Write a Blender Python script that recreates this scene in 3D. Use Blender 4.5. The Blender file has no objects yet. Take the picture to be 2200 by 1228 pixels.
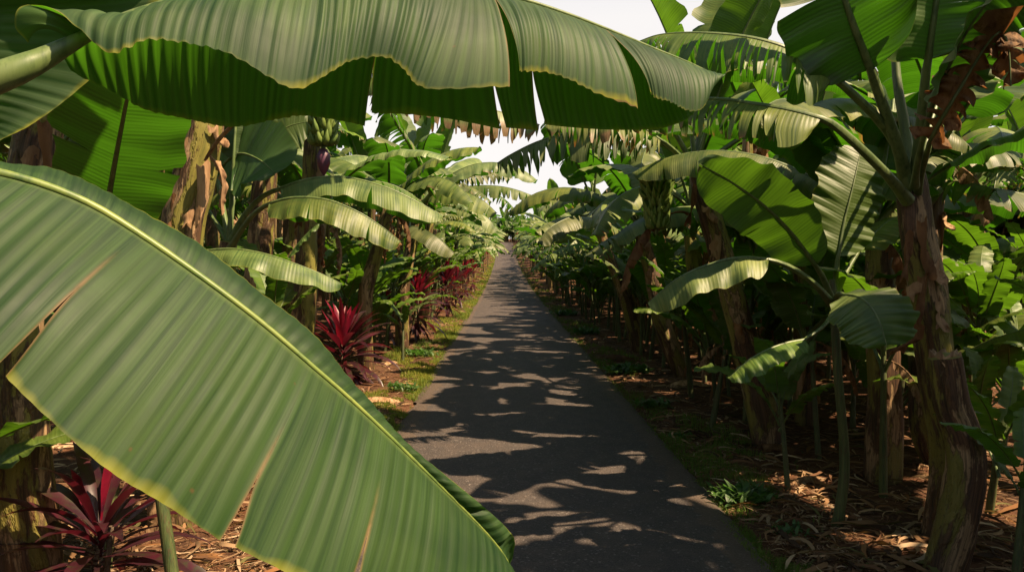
import bpy, math, random
import numpy as np
from mathutils import Vector, Matrix, Euler

SC = bpy.context.scene
COL = SC.collection
PI = math.pi
R = math.radians
rng = random.Random(7)
nrg = np.random.RandomState(11)

# ------------------------------------------------------------------ camera
FPX = 1600.0
CAM_Z = 1.6
PITCH = math.atan(63 / FPX)
YAW = math.atan(20 / FPX)
cam_d = bpy.data.cameras.new('camera')
cam = bpy.data.objects.new('camera', cam_d)
COL.objects.link(cam)
cam.location = (0, 0, CAM_Z)
cam.rotation_euler = (PI / 2 - PITCH, 0, -YAW)
cam_d.sensor_width = 36
cam_d.lens = FPX / 2200 * 36
cam_d.clip_start = 0.05
cam_d.clip_end = 2000
SC.camera = cam
CM = Euler((PI / 2 - PITCH, 0, -YAW)).to_matrix()


def ray(px, py):
    return CM @ Vector(((px - 1100) / FPX, -(py - 614) / FPX, -1))


def W(px, py, Y):
    """real place of something seen at px,py that stands Y metres ahead"""
    d = ray(px, py)
    return Vector((0, 0, CAM_Z)) + d * (Y / d.y)


# ------------------------------------------------------------------ ground profile
def gz(y):
    y = np.asarray(y, dtype=float)
    return np.interp(y, [-60, 26, 34, 43, 55, 69, 90, 116, 135, 200, 600],
                     [0, 0, .05, .17, .45, .9, 2.0, 3.7, 4.4, 6.5, 9])


def pc(y):
    y = np.asarray(y, dtype=float)
    return 0.21 + 0.0022 * np.clip(y - 15, 0, None)


PW = 1.215


def fnoise(x, y, seed=0):
    a = (np.sin(x * 1.7 + seed) * np.cos(y * 1.3 + seed * 2.1) + .5 * np.sin(x * 3.9 + y * 2.7 + seed * 3) +
         .25 * np.sin(x * 8.1 - y * 7.3 + seed))
    return a / 1.75


def ground_h(x, y):
    x = np.asarray(x, dtype=float)
    y = np.asarray(y, dtype=float)
    d = np.abs(x - pc(y)) - PW
    m = np.clip((d + .02) / .25, 0, 1)
    return gz(y) - .035 + m * (.03 + .025 * fnoise(x, y, 2) + .012 * fnoise(x * 4, y * 4, 5)) + np.clip(d - 1, 0, 3) * .015


# ------------------------------------------------------------------ materials
def new_mat(name):
    m = bpy.data.materials.new(name)
    m.use_nodes = True
    nt = m.node_tree
    nt.nodes.clear()
    return m, nt


class NB:
    def __init__(s, nt):
        s.nt = nt

    def n(s, t, **kw):
        nd = s.nt.nodes.new(t)
        for k, v in kw.items():
            if k.startswith('i_'):
                nd.inputs[k[2:].replace('_', ' ')].default_value = v
            else:
                setattr(nd, k, v)
        return nd

    def l(s, a, b):
        s.nt.links.new(a, b)

    def math(s, op, a, b=None, c=None, clamp=False):
        nd = s.n('ShaderNodeMath', operation=op)
        nd.use_clamp = clamp
        for i, v in enumerate((a, b, c)):
            if v is None:
                continue
            if isinstance(v, (int, float)):
                nd.inputs[i].default_value = v
            else:
                s.l(v, nd.inputs[i])
        return nd.outputs[0]

    def mix(s, f, a, b, mode='MIX'):
        nd = s.n('ShaderNodeMix', data_type='RGBA', blend_type=mode)
        for i, v in ((0, f), (6, a), (7, b)):
            if isinstance(v, (int, float)):
                nd.inputs[i].default_value = v
            elif isinstance(v, tuple):
                nd.inputs[i].default_value = (*v, 1) if len(v) == 3 else v
            else:
                s.l(v, nd.inputs[i])
        return nd.outputs[2]

    def ramp(s, f, stops):
        nd = s.n('ShaderNodeValToRGB')
        el = nd.color_ramp.elements
        while len(el) < len(stops):
            el.new(.5)
        for e, (p, c) in zip(el, stops):
            e.position = p
            e.color = (c, c, c, 1) if isinstance(c, (int, float)) else (*c, 1)
        s.l(f, nd.inputs[0])
        return nd.outputs[0]

    def noise(s, vec, scale, detail=3, rough=.55, dist=0):
        nd = s.n('ShaderNodeTexNoise')
        nd.inputs['Scale'].default_value = scale
        nd.inputs['Detail'].default_value = detail
        nd.inputs['Roughness'].default_value = rough
        nd.inputs['Distortion'].default_value = dist
        if vec is not None:
            s.l(vec, nd.inputs['Vector'])
        return nd.outputs[0]

    def mapping(s, vec, scale=(1, 1, 1), loc=(0, 0, 0)):
        nd = s.n('ShaderNodeMapping')
        nd.inputs['Scale'].default_value = scale
        nd.inputs['Location'].default_value = loc
        s.l(vec, nd.inputs['Vector'])
        return nd.outputs[0]


def leaf_material(name, top=(.145, .188, .046), top2=(.030, .070, .018), under=(.036, .072, .016), trans=(.07, .24, .008),
                  tfac=.38, rough=.47, stripes=1.0, margin=.5, bump=.5, spec=.45, vary=1.0):
    m, nt = new_mat(name)
    b = NB(nt)
    uv = b.n('ShaderNodeUVMap').outputs[0]
    sep = b.n('ShaderNodeSeparateXYZ')
    b.l(uv, sep.inputs[0])
    u, v = sep.outputs[0], sep.outputs[1]
    av = b.math('MULTIPLY', b.math('ABSOLUTE', b.math('SUBTRACT', v, .5)), 2)   # 0 midrib .. 1 margin
    comb = b.n('ShaderNodeCombineXYZ')
    b.l(u, comb.inputs[0])
    b.l(v, comb.inputs[1])
    oi = b.n('ShaderNodeObjectInfo')
    rnd = oi.outputs['Random']
    seedv = b.math('MULTIPLY', rnd, 37.0)
    b.l(seedv, comb.inputs[2])
    uvv = comb.outputs[0]
    vein = b.noise(b.mapping(uvv, (150, 1.0, 1)), 1, 3, .7)             # fine streaks across the blade
    band = b.noise(b.mapping(uvv, (16, .8, 1)), 1, 2, .5)
    blot = b.noise(b.mapping(uvv, (4, 5, 1)), 1, 4, .6)
    wv = b.math('SINE', b.math('MULTIPLY', b.math('ADD', u, b.math('MULTIPLY', band, .012)), 2 * PI / .021))
    wv01 = b.math('MULTIPLY_ADD', wv, .5, .5)
    f1 = b.math('ADD', b.math('MULTIPLY', b.ramp(band, [(.35, 0.0), (.66, 1.0)]), .7), b.math('MULTIPLY', wv01, .25), None, True)
    c = b.mix(f1, top2, top)
    c = b.mix(b.math('MULTIPLY', b.ramp(vein, [(.4, 0.), (.62, 1.)]), .6 * stripes), c, tuple(min(1, x * 1.55) for x in top))
    c = b.mix(b.math('MULTIPLY', b.ramp(blot, [(.5, 0.), (.75, 1.)]), .35), c, (top[0] * 1.5, top[1] * 1.25, top[2] * 1.1))
    big = b.noise(b.mapping(uvv, (2.2, 2.6, 1), (3, 1, 5)), 1, 2, .5)
    c = b.mix(b.math('MULTIPLY', b.ramp(big, [(.45, 0.), (.62, 1.)]), .55), c, tuple(x * .8 for x in top2))
    # backs of leaves
    geo = b.n('ShaderNodeNewGeometry')
    c = b.mix(geo.outputs['Backfacing'], c, b.mix(b.math('MULTIPLY', vein, .7), under, tuple(x * 1.5 for x in under)))
    # leaf to leaf differences
    hsv = b.n('ShaderNodeHueSaturation')
    b.l(c, hsv.inputs['Color'])
    b.l(b.math('MULTIPLY_ADD', rnd, .05 * vary, .5 - .03 * vary), hsv.inputs['Hue'])
    b.l(b.math('MULTIPLY_ADD', b.math('FRACT', b.math('MULTIPLY', rnd, 7.3)), .5 * vary, 1 - .25 * vary), hsv.inputs['Value'])
    b.l(b.math('MULTIPLY_ADD', b.math('FRACT', b.math('MULTIPLY', rnd, 13.7)), .3 * vary, 1 - .15 * vary), hsv.inputs['Saturation'])
    c = hsv.outputs[0]
    # midrib side paleness, yellow then brown margin
    c = b.mix(b.math('MULTIPLY', b.ramp(av, [(0., 1.), (.045, .0)]), .55), c, (.12, .17, .04))
    mn = b.noise(b.mapping(uvv, (7, 1.5, 1)), 1, 4, .6)
    edge = b.math('ADD', av, b.math('MULTIPLY_ADD', mn, .24, -.155))
    c = b.mix(b.math('MULTIPLY', b.ramp(edge, [(.925, 0.), (.985, 1.)]), margin * .85), c, (.20, .20, .022))
    c = b.mix(b.math('MULTIPLY', b.ramp(edge, [(.992, 0.), (1.0, 1.)]), margin * .8), c, (.13, .075, .035))
    att = b.n('ShaderNodeAttribute', attribute_name='dry')
    dn = b.noise(b.mapping(uvv, (30, 14, 1)), 1, 3, .6)
    dry = b.math('MULTIPLY', att.outputs['Fac'], b.ramp(dn, [(.25, .35), (.5, 1.)]), clamp=True)
    c = b.mix(dry, c, b.mix(dn, (.08, .042, .018), (.28, .18, .09)))
    # small flecks
    fl = b.n('ShaderNodeTexVoronoi', feature='F1')
    fl.inputs['Scale'].default_value = 1
    b.l(b.mapping(uvv, (22, 12, 1)), fl.inputs['Vector'])
    fsep = b.n('ShaderNodeSeparateColor')
    b.l(fl.outputs['Color'], fsep.inputs[0])
    fmask = b.math('MULTIPLY', b.math('GREATER_THAN', fsep.outputs[0], .72), b.ramp(b.math('ADD', fl.outputs['Distance'], b.math('MULTIPLY', vein, .12)), [(.07, 1.), (.13, 0.)]))
    c = b.mix(b.math('MULTIPLY', fmask, .7), c, (.09, .05, .02))
    tr = b.mix(dry, b.mix(.6, trans, c, 'MULTIPLY'), (.25, .12, .04))
    trc = b.mix(1.0, trans, b.mix(b.math('MULTIPLY', b.math('ADD', b.ramp(vein, [(.3, 0.), (.7, .7)]), b.math('MULTIPLY', wv01, b.ramp(band, [(.35, .1), (.65, .9)])), None, True), .75), (1.1, 1.1, 1), (.30, .36, .2)), 'MULTIPLY')
    trc = b.mix(dry, trc, (.3, .14, .04))
    trc = b.mix(b.math('MULTIPLY', b.ramp(edge, [(.96, 0.), (.992, 1.)]), margin * .6), trc, (.26, .26, .02))
    bsdf = b.n('ShaderNodeBsdfPrincipled')
    b.l(c, bsdf.inputs['Base Color'])
    rr = b.math('MULTIPLY_ADD', blot, .25, rough - .12)
    b.l(rr, bsdf.inputs['Roughness'])
    bsdf.inputs['Specular IOR Level'].default_value = spec
    bh = b.math('ADD', b.math('MULTIPLY', vein, .8), b.math('MULTIPLY', wv01, b.math('MULTIPLY', band, 1.1)))
    bp = b.n('ShaderNodeBump')
    bp.inputs['Strength'].default_value = bump
    bp.inputs['Distance'].default_value = .0022
    b.l(bh, bp.inputs['Height'])
    b.l(bp.outputs[0], bsdf.inputs['Normal'])
    tb = b.n('ShaderNodeBsdfTranslucent')
    b.l(trc, tb.inputs['Color'])
    mx = b.n('ShaderNodeMixShader')
    mx.inputs[0].default_value = tfac
    b.l(bsdf.outputs[0], mx.inputs[1])
    b.l(tb.outputs[0], mx.inputs[2])
    out = b.n('ShaderNodeOutputMaterial')
    b.l(mx.outputs[0], out.inputs[0])
    return m


def simple_mat(name, c1, c2, c3=None, scale=(8, 8, 8), rough=.6, bump=.4, dist=.01, tfac=0, tcol=None, attr=None, vary=0, spec=.4):
    m, nt = new_mat(name)
    b = NB(nt)
    co = b.n('ShaderNodeTexCoord').outputs['Object']
    mp = b.mapping(co, scale)
    n1 = b.noise(mp, 1, 5, .6)
    n2 = b.noise(mp, 3.1, 4, .6)
    c = b.mix(b.ramp(n1, [(.35, 0.), (.65, 1.)]), c1, c2)
    if c3:
        c = b.mix(b.ramp(n2, [(.5, 0.), (.68, 1.)]), c, c3)
    if attr:
        at = b.n('ShaderNodeAttribute', attribute_name=attr)
        c = b.mix(at.outputs['Fac'], c, b.mix(.0, c, c))
    if vary:
        oi = b.n('ShaderNodeObjectInfo')
        hsv = b.n('ShaderNodeHueSaturation')
        b.l(c, hsv.inputs['Color'])
        b.l(b.math('MULTIPLY_ADD', oi.outputs['Random'], vary, 1 - vary / 2), hsv.inputs['Value'])
        c = hsv.outputs[0]
    bs = b.n('ShaderNodeBsdfPrincipled')
    bs.inputs['Roughness'].default_value = rough
    bs.inputs['Specular IOR Level'].default_value = spec
    b.l(c, bs.inputs['Base Color'])
    bp = b.n('ShaderNodeBump')
    bp.inputs['Strength'].default_value = bump
    bp.inputs['Distance'].default_value = dist
    b.l(b.math('ADD', n1, n2), bp.inputs['Height'])
    b.l(bp.outputs[0], bs.inputs['Normal'])
    out = b.n('ShaderNodeOutputMaterial')
    if tfac:
        tb = b.n('ShaderNodeBsdfTranslucent')
        tb.inputs['Color'].default_value = (*tcol, 1)
        mx = b.n('ShaderNodeMixShader')
        mx.inputs[0].default_value = tfac
        b.l(bs.outputs[0], mx.inputs[1])
        b.l(tb.outputs[0], mx.inputs[2])
        b.l(mx.outputs[0], out.inputs[0])
    else:
        b.l(bs.outputs[0], out.inputs[0])
    return m


def stem_material():
    """pseudostem: yellow green sheaths, papery tan sheets, brown rot, dark margins; UV = (around, height in metres)"""
    m, nt = new_mat('banana_stem')
    b = NB(nt)
    uv = b.n('ShaderNodeUVMap').outputs[0]
    oi = b.n('ShaderNodeObjectInfo')
    comb = b.n('ShaderNodeCombineXYZ')
    sep = b.n('ShaderNodeSeparateXYZ')
    b.l(uv, sep.inputs[0])
    b.l(b.math('ADD', sep.outputs[0], b.math('MULTIPLY', b.math('SUBTRACT', b.noise(uv, 2.5, 2), .5), .10)), comb.inputs[0])
    b.l(sep.outputs[1], comb.inputs[1])
    b.l(b.math('MULTIPLY', oi.outputs['Random'], 31), comb.inputs[2])
    uvv = comb.outputs[0]
    patch = b.noise(b.mapping(uvv, (3.2, 1.25, 1)), 1, 6, .62, .12)
    patch2 = b.noise(b.mapping(uvv, (5.5, 1.7, 1), (4, 7, 2)), 1, 6, .68, .15)
    fib = b.noise(b.mapping(uvv, (85, 3.0, 1)), 1, 4, .65)
    fib2 = b.noise(b.mapping(uvv, (24, 1.2, 1)), 1, 3, .6)
    green = b.mix(fib2, (.060, .072, .012), (.24, .20, .040))
    tan = b.mix(b.ramp(fib, [(.3, 0.), (.7, 1.)]), (.075, .045, .022), (.40, .27, .145))
    brown = b.mix(b.ramp(fib, [(.35, 0.), (.8, 1.)]), (.014, .007, .005), (.13, .060, .027))
    c = b.mix(b.ramp(patch, [(.51, 0.), (.54, 1.)]), green, tan)
    c = b.mix(b.math('MULTIPLY', b.ramp(patch2, [(.485, 0.), (.525, 1.)]), .92), c, brown)
    ed = b.math('ABSOLUTE', b.math('SUBTRACT', patch, .525))
    c = b.mix(b.math('MULTIPLY', b.ramp(ed, [(.0, 1.), (.018, 0.)]), .8), c, (.03, .016, .01))
    spk = b.noise(b.mapping(uvv, (30, 30, 1)), 1, 2, .7)
    c = b.mix(b.math('MULTIPLY', b.ramp(spk, [(.62, 0.), (.7, 1.)]), .7), c, (.04, .02, .012))
    low = b.ramp(sep.outputs[1], [(.0, 1.), (1.1, .0)])
    c = b.mix(b.math('MULTIPLY', low, .45), c, brown)
    bs = b.n('ShaderNodeBsdfPrincipled')
    b.l(c, bs.inputs['Base Color'])
    bs.inputs['Roughness'].default_value = .62
    bs.inputs['Specular IOR Level'].default_value = .35
    bp = b.n('ShaderNodeBump')
    bp.inputs['Strength'].default_value = .8
    bp.inputs['Distance'].default_value = .012
    h = b.math('ADD', b.math('MULTIPLY', fib, .5), b.math('ADD', b.ramp(patch, [(.47, 0.), (.50, .8)]), b.ramp(patch2, [(.49, .4), (.53, 0.)])))
    b.l(h, bp.inputs['Height'])
    b.l(bp.outputs[0], bs.inputs['Normal'])
    out = b.n('ShaderNodeOutputMaterial')
    b.l(bs.outputs[0], out.inputs[0])
    return m


M = {}
M['leaf'] = leaf_material('banana_leaf')
M['hero'] = leaf_material('banana_leaf_big', top=(.046, .078, .028), top2=(.010, .032, .013), trans=(.10, .32, .012), margin=1., vary=.15, stripes=1.1, bump=.5, tfac=.34, rough=.58, spec=.25)
M['herodark'] = leaf_material('banana_leaf_deep_green', top=(.026, .055, .014), top2=(.007, .026, .009), trans=(.07, .22, .01), margin=1., vary=.1, stripes=.9, bump=.35, tfac=.28, rough=.6, spec=.24)
M['young'] = leaf_material('banana_leaf_young', top=(.115, .165, .036), top2=(.034, .080, .016), trans=(.10, .23, .010), tfac=.45, margin=.25)
M['old'] = leaf_material('banana_leaf_old', top=(.11, .13, .04), top2=(.06, .09, .03), trans=(.26, .32, .03), margin=1.0)
M['dry'] = simple_mat('dry_leaf', (.055, .025, .011), (.20, .11, .05), (.03, .014, .008), (9, 9, 3), .75, .6, .01, .25, (.42, .17, .05), vary=.6, spec=.2)
M['drytan'] = simple_mat('dry_tan', (.16, .09, .045), (.34, .22, .125), (.07, .035, .018), (12, 12, 2), .8, .6, .008, .12, (.4, .25, .1), vary=.5, spec=.15)
M['stem'] = stem_material()
M['orange'] = simple_mat('dead_leaf_orange', (.10, .050, .020), (.20, .115, .055), (.030, .015, .008), (14, 14, 5), .75, .7, .012, .3, (.28, .11, .03), spec=.2)
M['petiole'] = simple_mat('petiole', (.060, .095, .026), (.10, .135, .045), (.035, .06, .018), (14, 14, 3), .45, .2, .004, vary=.3)
M['midrib'] = simple_mat('midrib', (.09, .14, .03), (.16, .20, .045), (.05, .09, .025), (10, 10, 10), .45, .1, .003)
M['greenstem'] = simple_mat('green_stem', (.022, .042, .012), (.070, .085, .024), (.05, .028, .014), (60, 60, 4), .6, .6, .006, vary=.4)
M['fruit'] = simple_mat('banana_fruit', (.075, .13, .025), (.14, .19, .04), None, (12, 12, 12), .5, .15, .003)
M['bud'] = simple_mat('banana_bud', (.07, .025, .06), (.10, .035, .05), (.16, .03, .04), (9, 9, 4), .5, .3, .004)
M['cord_dark'] = simple_mat('cordyline_leaf', (.018, .007, .010), (.046, .008, .015), (.028, .024, .012), (6, 6, 6), .35, .15, .003, .2, (.16, .012, .025))
M['cord_red'] = simple_mat('cordyline_young_leaf', (.10, .005, .018), (.21, .008, .026), (.045, .007, .018), (6, 6, 6), .35, .15, .003, .3, (.35, .012, .03))
M['cane'] = simple_mat('cane', (.06, .04, .028), (.13, .09, .06), None, (30, 30, 30), .8, .5, .01)


def vcol_mat(name, rough=.8, tfac=0., spec=.2, bump=0):
    m, nt = new_mat(name)
    b = NB(nt)
    at = b.n('ShaderNodeAttribute', attribute_name='tint')
    bs = b.n('ShaderNodeBsdfPrincipled')
    bs.inputs['Roughness'].default_value = rough
    bs.inputs['Specular IOR Level'].default_value = spec
    b.l(at.outputs['Color'], bs.inputs['Base Color'])
    out = b.n('ShaderNodeOutputMaterial')
    if tfac:
        tb = b.n('ShaderNodeBsdfTranslucent')
        b.l(b.mix(1., at.outputs['Color'], (1.6, 1.8, 1.0), 'MULTIPLY'), tb.inputs['Color'])
        mx = b.n('ShaderNodeMixShader')
        mx.inputs[0].default_value = tfac
        b.l(bs.outputs[0], mx.inputs[1])
        b.l(tb.outputs[0], mx.inputs[2])
        b.l(mx.outputs[0], out.inputs[0])
    else:
        b.l(bs.outputs[0], out.inputs[0])
    return m


M['litter'] = vcol_mat('litter', .85, .12)
M['grass'] = vcol_mat('grass', .6, .35)

# ------------------------------------------------------------------ mesh helpers


class MB:
    def __init__(s):
        s.v, s.f, s.uv, s.mi, s.dry, s.tint = [], [], [], [], [], []
        s.nv = 0

    def grid(s, P, U, V, mi=0, dry=None, close=False):
        """P (a,b,3) grid; U,V (a,b)"""
        a, b_ = P.shape[:2]
        base = s.nv
        s.v.append(P.reshape(-1, 3))
        s.uv.append(np.stack([U, V], -1).reshape(-1, 2))
        s.dry.append((np.zeros(a * b_) if dry is None else dry.reshape(-1)))
        s.nv += a * b_
        i, j = np.meshgrid(np.arange(a - 1), np.arange(b_ - 1), indexing='ij')
        q = base + np.stack([i * b_ + j, (i + 1) * b_ + j, (i + 1) * b_ + j + 1, i * b_ + j + 1], -1).reshape(-1, 4)
        s.f.append(q)
        s.mi.append(np.full(len(q), mi))

    def tube(s, pts, rad, n=8, mi=0, flat=1.0, cap=True, side=None, seed=0):
        pts = np.asarray(pts, float)
        k = len(pts)
        rad = np.broadcast_to(np.asarray(rad, float), (k,))
        T = np.gradient(pts, axis=0)
        T /= np.linalg.norm(T, axis=1, keepdims=True) + 1e-9
        ref = np.array([0.31, .95, .05]) if side is None else np.asarray(side, float)
        B = ref - (T @ ref)[:, None] * T
        B /= np.linalg.norm(B, axis=1, keepdims=True) + 1e-9
        N = np.cross(T, B)
        th = np.linspace(0, 2 * PI, n + 1)
        P = pts[:, None] + rad[:, None, None] * (np.cos(th)[None, :, None] * B[:, None] + flat * np.sin(th)[None, :, None] * N[:, None])
        L = np.concatenate([[0], np.cumsum(np.linalg.norm(np.diff(pts, axis=0), axis=1))])
        U = np.broadcast_to(th / 2 / PI, (k, n + 1))
        V = np.broadcast_to(L[:, None], (k, n + 1))
        s.grid(P, U, V, mi)

    def build(s, name, mats, parent=None, smooth=True, link=True, tint=None):
        v = np.concatenate(s.v)
        f = np.concatenate(s.f)
        me = bpy.data.meshes.new(name)
        me.vertices.add(len(v))
        me.vertices.foreach_set('co', v.astype(np.float32).ravel())
        me.loops.add(f.size)
        me.loops.foreach_set('vertex_index', f.astype(np.int32).ravel())
        me.polygons.add(len(f))
        k = f.shape[1]
        me.polygons.foreach_set('loop_start', np.arange(0, f.size, k, dtype=np.int32))
        me.polygons.foreach_set('loop_total', np.full(len(f), k, dtype=np.int32))
        me.polygons.foreach_set('material_index', np.concatenate(s.mi).astype(np.int32))
        if smooth:
            me.polygons.foreach_set('use_smooth', np.ones(len(f), dtype=bool))
        uvl = me.uv_layers.new(name='UVMap')
        uv = np.concatenate(s.uv)
        uvl.data.foreach_set('uv', uv[f.ravel()].astype(np.float32).ravel())
        d = np.concatenate(s.dry)
        if d.max() > 0:
            at = me.attributes.new('dry', 'FLOAT', 'POINT')
            at.data.foreach_set('value', d.astype(np.float32))
        if tint is not None:
            at = me.attributes.new('tint', 'FLOAT_COLOR', 'POINT')
            at.data.foreach_set('color', np.concatenate([tint, np.ones((len(tint), 1))], 1).astype(np.float32).ravel())
        me.update()
        me.validate()
        for mm in (mats if isinstance(mats, (list, tuple)) else [mats]):
            me.materials.append(M[mm])
        ob = bpy.data.objects.new(name, me)
        if link:
            COL.objects.link(ob)
        if parent is not None:
            ob.parent = parent
        return ob


def tag(o, label, cat, group=None, kind=None):
    if label:
        o['label'] = label
    if cat:
        o['category'] = cat
    if group:
        o['group'] = group
    if kind:
        o['kind'] = kind
    return o


def empty(name, loc, label, cat, group=None, rz=0):
    o = bpy.data.objects.new(name, None)
    COL.objects.link(o)
    o.location = loc
    o.rotation_euler.z = rz
    o.empty_display_size = .1
    return tag(o, label, cat, group)


def place(mesh_ob, name, parent, loc=(0, 0, 0), rz=0, sc=1.0, tilt=0, tx=0):
    o = bpy.data.objects.new(name, mesh_ob.data)
    COL.objects.link(o)
    o.parent = parent
    o.location = loc
    o.rotation_euler = Euler((tx, tilt, rz))
    o.scale = (sc, sc, sc)
    return o


def crom(P, t):
    """Catmull-Rom through rows of P at parameters t in [0, len-1]"""
    P = np.asarray(P, float)
    n = len(P)
    t = np.clip(np.asarray(t, float), 0, n - 1 - 1e-9)
    i = t.astype(int)
    f = (t - i)[:, None]
    g = lambda k: P[np.clip(k, 0, n - 1)]
    p0, p1, p2, p3 = g(i - 1), g(i), g(i + 1), g(i + 2)
    return .5 * (2 * p1 + (p2 - p0) * f + (2 * p0 - 5 * p1 + 4 * p2 - p3) * f ** 2 + (3 * p1 - p0 - 3 * p2 + p3) * f ** 3)


def sstep(x):
    x = np.clip(x, 0, 1)
    return x * x * (3 - 2 * x)


def norm(a):
    return a / (np.linalg.norm(a, axis=-1, keepdims=True) + 1e-12)


# ------------------------------------------------------------------ leaf from a midrib curve
def leaf_shape(s, base=.10, tip=.55):
    a = np.clip(s / base, 0, 1)
    a = np.sqrt(1 - (1 - a) ** 2) * .9 + .1 * np.clip(s / .35, 0, 1)
    x = np.clip((s - tip) / (1 - tip), 0, 1)
    return np.clip(a, 0, 1) * np.sqrt(np.clip(1 - x ** 2.3, 0, 1))


def add_leaf(mb, mid, width, fold=.25, droop=.5, tears=(), seed=0, ncol=40, nrow=5, roll=0, ripple=.02, rf=5,
             side=None, rib=.012, petiole=None, mi=(0, 1), strip_jit=.3, ragged=.16, dry_tip=0., sweep=.18, fine=0.,
             rollend=None, narrow=.06, midn=5, base=.1):
    """mid: polyline from blade base to blade tip. tears: (s, v0, side)."""
    rs = np.random.RandomState(seed)
    mid = np.asarray(mid, float)
    seg = np.concatenate([[0], np.cumsum(np.linalg.norm(np.diff(mid, axis=0), axis=1))])
    L = seg[-1]

    def at(s):
        x = np.interp(s * L, seg, np.arange(len(mid)))
        return crom(mid, x)
    chord = mid[-1] - mid[0]
    if side is None:
        side = np.cross([0, 0, 1.], chord)
        if np.linalg.norm(side) < 1e-3:
            side = np.array([0, 1., 0])
        side = side / np.linalg.norm(side)
    side = np.asarray(side, float)
    ph = rs.rand(8) * 6.28
    for h in (1, -1):
        ts = sorted([(t[0], t[1]) for t in tears if t[2] == h or t[2] == 0])
        bounds = [(0., 1.)] + ts + [(1., 1.)]
        for k in range(len(bounds) - 1):
            a, va = bounds[k]
            c, vc = bounds[k + 1]
            if c - a < .004:
                continue
            n = max(2, int(round((c - a) * ncol)) + 1)
            s = np.linspace(a, c, n)
            v0 = min(va if k > 0 else vc, vc if k < len(bounds) - 2 else va)
            Mp = at(s)
            e = 1e-3
            T = norm(at(np.clip(s + e, 0, 1)) - at(np.clip(s - e, 0, 1)))
            B = norm(side - (T @ side)[:, None] * T)
            N = np.cross(T, B)
            rr = roll if rollend is None else roll + (rollend - roll) * s
            rr = np.broadcast_to(rr, s.shape)[:, None]
            B, N = B * np.cos(rr) + N * np.sin(rr), N * np.cos(rr) - B * np.sin(rr)
            w = width * leaf_shape(s, base) * (1 + .04 * np.sin(s * 17 + ph[0] + h) + .03 * np.sin(s * 41 + ph[1] * h))
            isstrip = (c - a) < .12
            dj = rs.normal(0, strip_jit) if len(bounds) > 2 else 0
            tw = rs.normal(0, strip_jit * .9) if len(bounds) > 2 else 0
            lenj = 1 - abs(rs.normal(0, ragged)) if isstrip else 1
            sc_ = (a + c) / 2
            P = np.zeros((n, nrow + 1, 3))
            P[:, 0] = Mp
            vv = np.linspace(0, 1, nrow + 1) ** .9
            cur = Mp.copy()
            d0 = np.cos(fold) * h * B - np.sin(fold) * N
            slen = (s - sc_)[:, None] * L
            for j in range(1, nrow + 1):
                vm = (vv[j] + vv[j - 1]) / 2
                g = droop * vm ** 1.2 + dj * sstep((vm - v0) / .6) * vm
                g = min(max(g, -.5), .97)
                d = norm((1 - abs(g)) * d0 + g * np.array([0, 0, -1.]) + sweep * T * (1 - max(g, 0)))
                cur = cur + d * (w * lenj * (vv[j] - vv[j - 1]))[:, None]
                v = vv[j]
                off = (sstep((v - v0) / .38) if isstrip else sstep((v - v0) / (1 - v0 + 1e-6))) if v0 < 1 else 0
                fn = np.cross(T, d)
                p = cur - T * slen * narrow * off * (1 + (2.2 * (v ** 4) if isstrip else 0)) + fn * slen * np.sin(tw) * off * (1.2 if isstrip else .25)
                rp = ripple * (v ** 1.3) * (np.sin(s * rf * 2 * PI + ph[2] + h) + .6 * np.sin(s * rf * 4.7 * PI + ph[3] * h)) + (fine * np.sin(s * L / .021 * 2 * PI) * min(1, v * 4) if fine else 0)
                p = p + fn * h * rp[:, None]
                P[:, j] = p
            U = np.repeat((s * L)[:, None], nrow + 1, 1)
            V = .5 + .5 * h * np.repeat(vv[None], n, 0)
            dry = np.zeros((n, nrow + 1))
            if dry_tip > 0 and (isstrip or len(ts) == 0):
                dt = dry_tip * rs.rand() * 1.4
                dry = np.clip((np.repeat(vv[None], n, 0) - (1 - dt * .6)) / .12, 0, 1)
            if h > 0:
                mb.grid(P, U, V, mi[0], dry)
            else:
                mb.grid(P[:, ::-1], U[:, ::-1], V[:, ::-1], mi[0], dry[:, ::-1])
    # midrib and petiole
    s = np.linspace(0, 1, max(10, ncol // 3))
    Mp = at(s)
    T = norm(np.gradient(Mp, axis=0))
    B = norm(side - (T @ side)[:, None] * T)
    N = np.cross(T, B)
    r = rib * (1 - .82 * s)
    pts = Mp - N * r[:, None] * .35
    rads = r
    if petiole is not None:
        pp = np.asarray(petiole, float)
        tt = np.linspace(0, len(pp) - 1, 8)[:-1]
        pe = crom(pp, tt)
        pr = np.interp(tt / (len(pp) - 1), [0, .25, 1], [rib * 2.3, rib * 1.5, rib * 1.05])
        pts = np.concatenate([pe, pts])
        rads = np.concatenate([pr, rads])
    mb.tube(pts, rads, midn, mi[1], side=side)


def arc_curve(e0, bend, plen, blen, n=14, power=1.25, sway=0.):
    """vertical-plane curve starting at origin; returns petiole pts, blade pts"""
    tot = plen + blen
    k = 40
    s = np.linspace(0, 1, k)
    el = e0 - bend * s ** power
    az = sway * s ** 2
    d = np.stack([np.cos(el) * np.cos(az), np.cos(el) * np.sin(az), np.sin(el)], 1) * tot / (k - 1)
    P = np.concatenate([[[0, 0, 0]], np.cumsum(d[:-1], 0)])
    f = plen / tot
    ip = np.linspace(0, f * (k - 1), 5)
    ib = np.linspace(f * (k - 1), k - 1, n)
    g = lambda i: np.stack([np.interp(i, np.arange(k), P[:, c]) for c in range(3)], 1)
    return g(ip), g(ib)


def mk_tears(rs, n, vmin=.05, vmax=.5, lo=.06, hi=.95):
    out = []
    for h in (1, -1):
        for _ in range(n):
            out.append((rs.uniform(lo, hi), rs.uniform(vmin, vmax), h))
    return out


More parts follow.
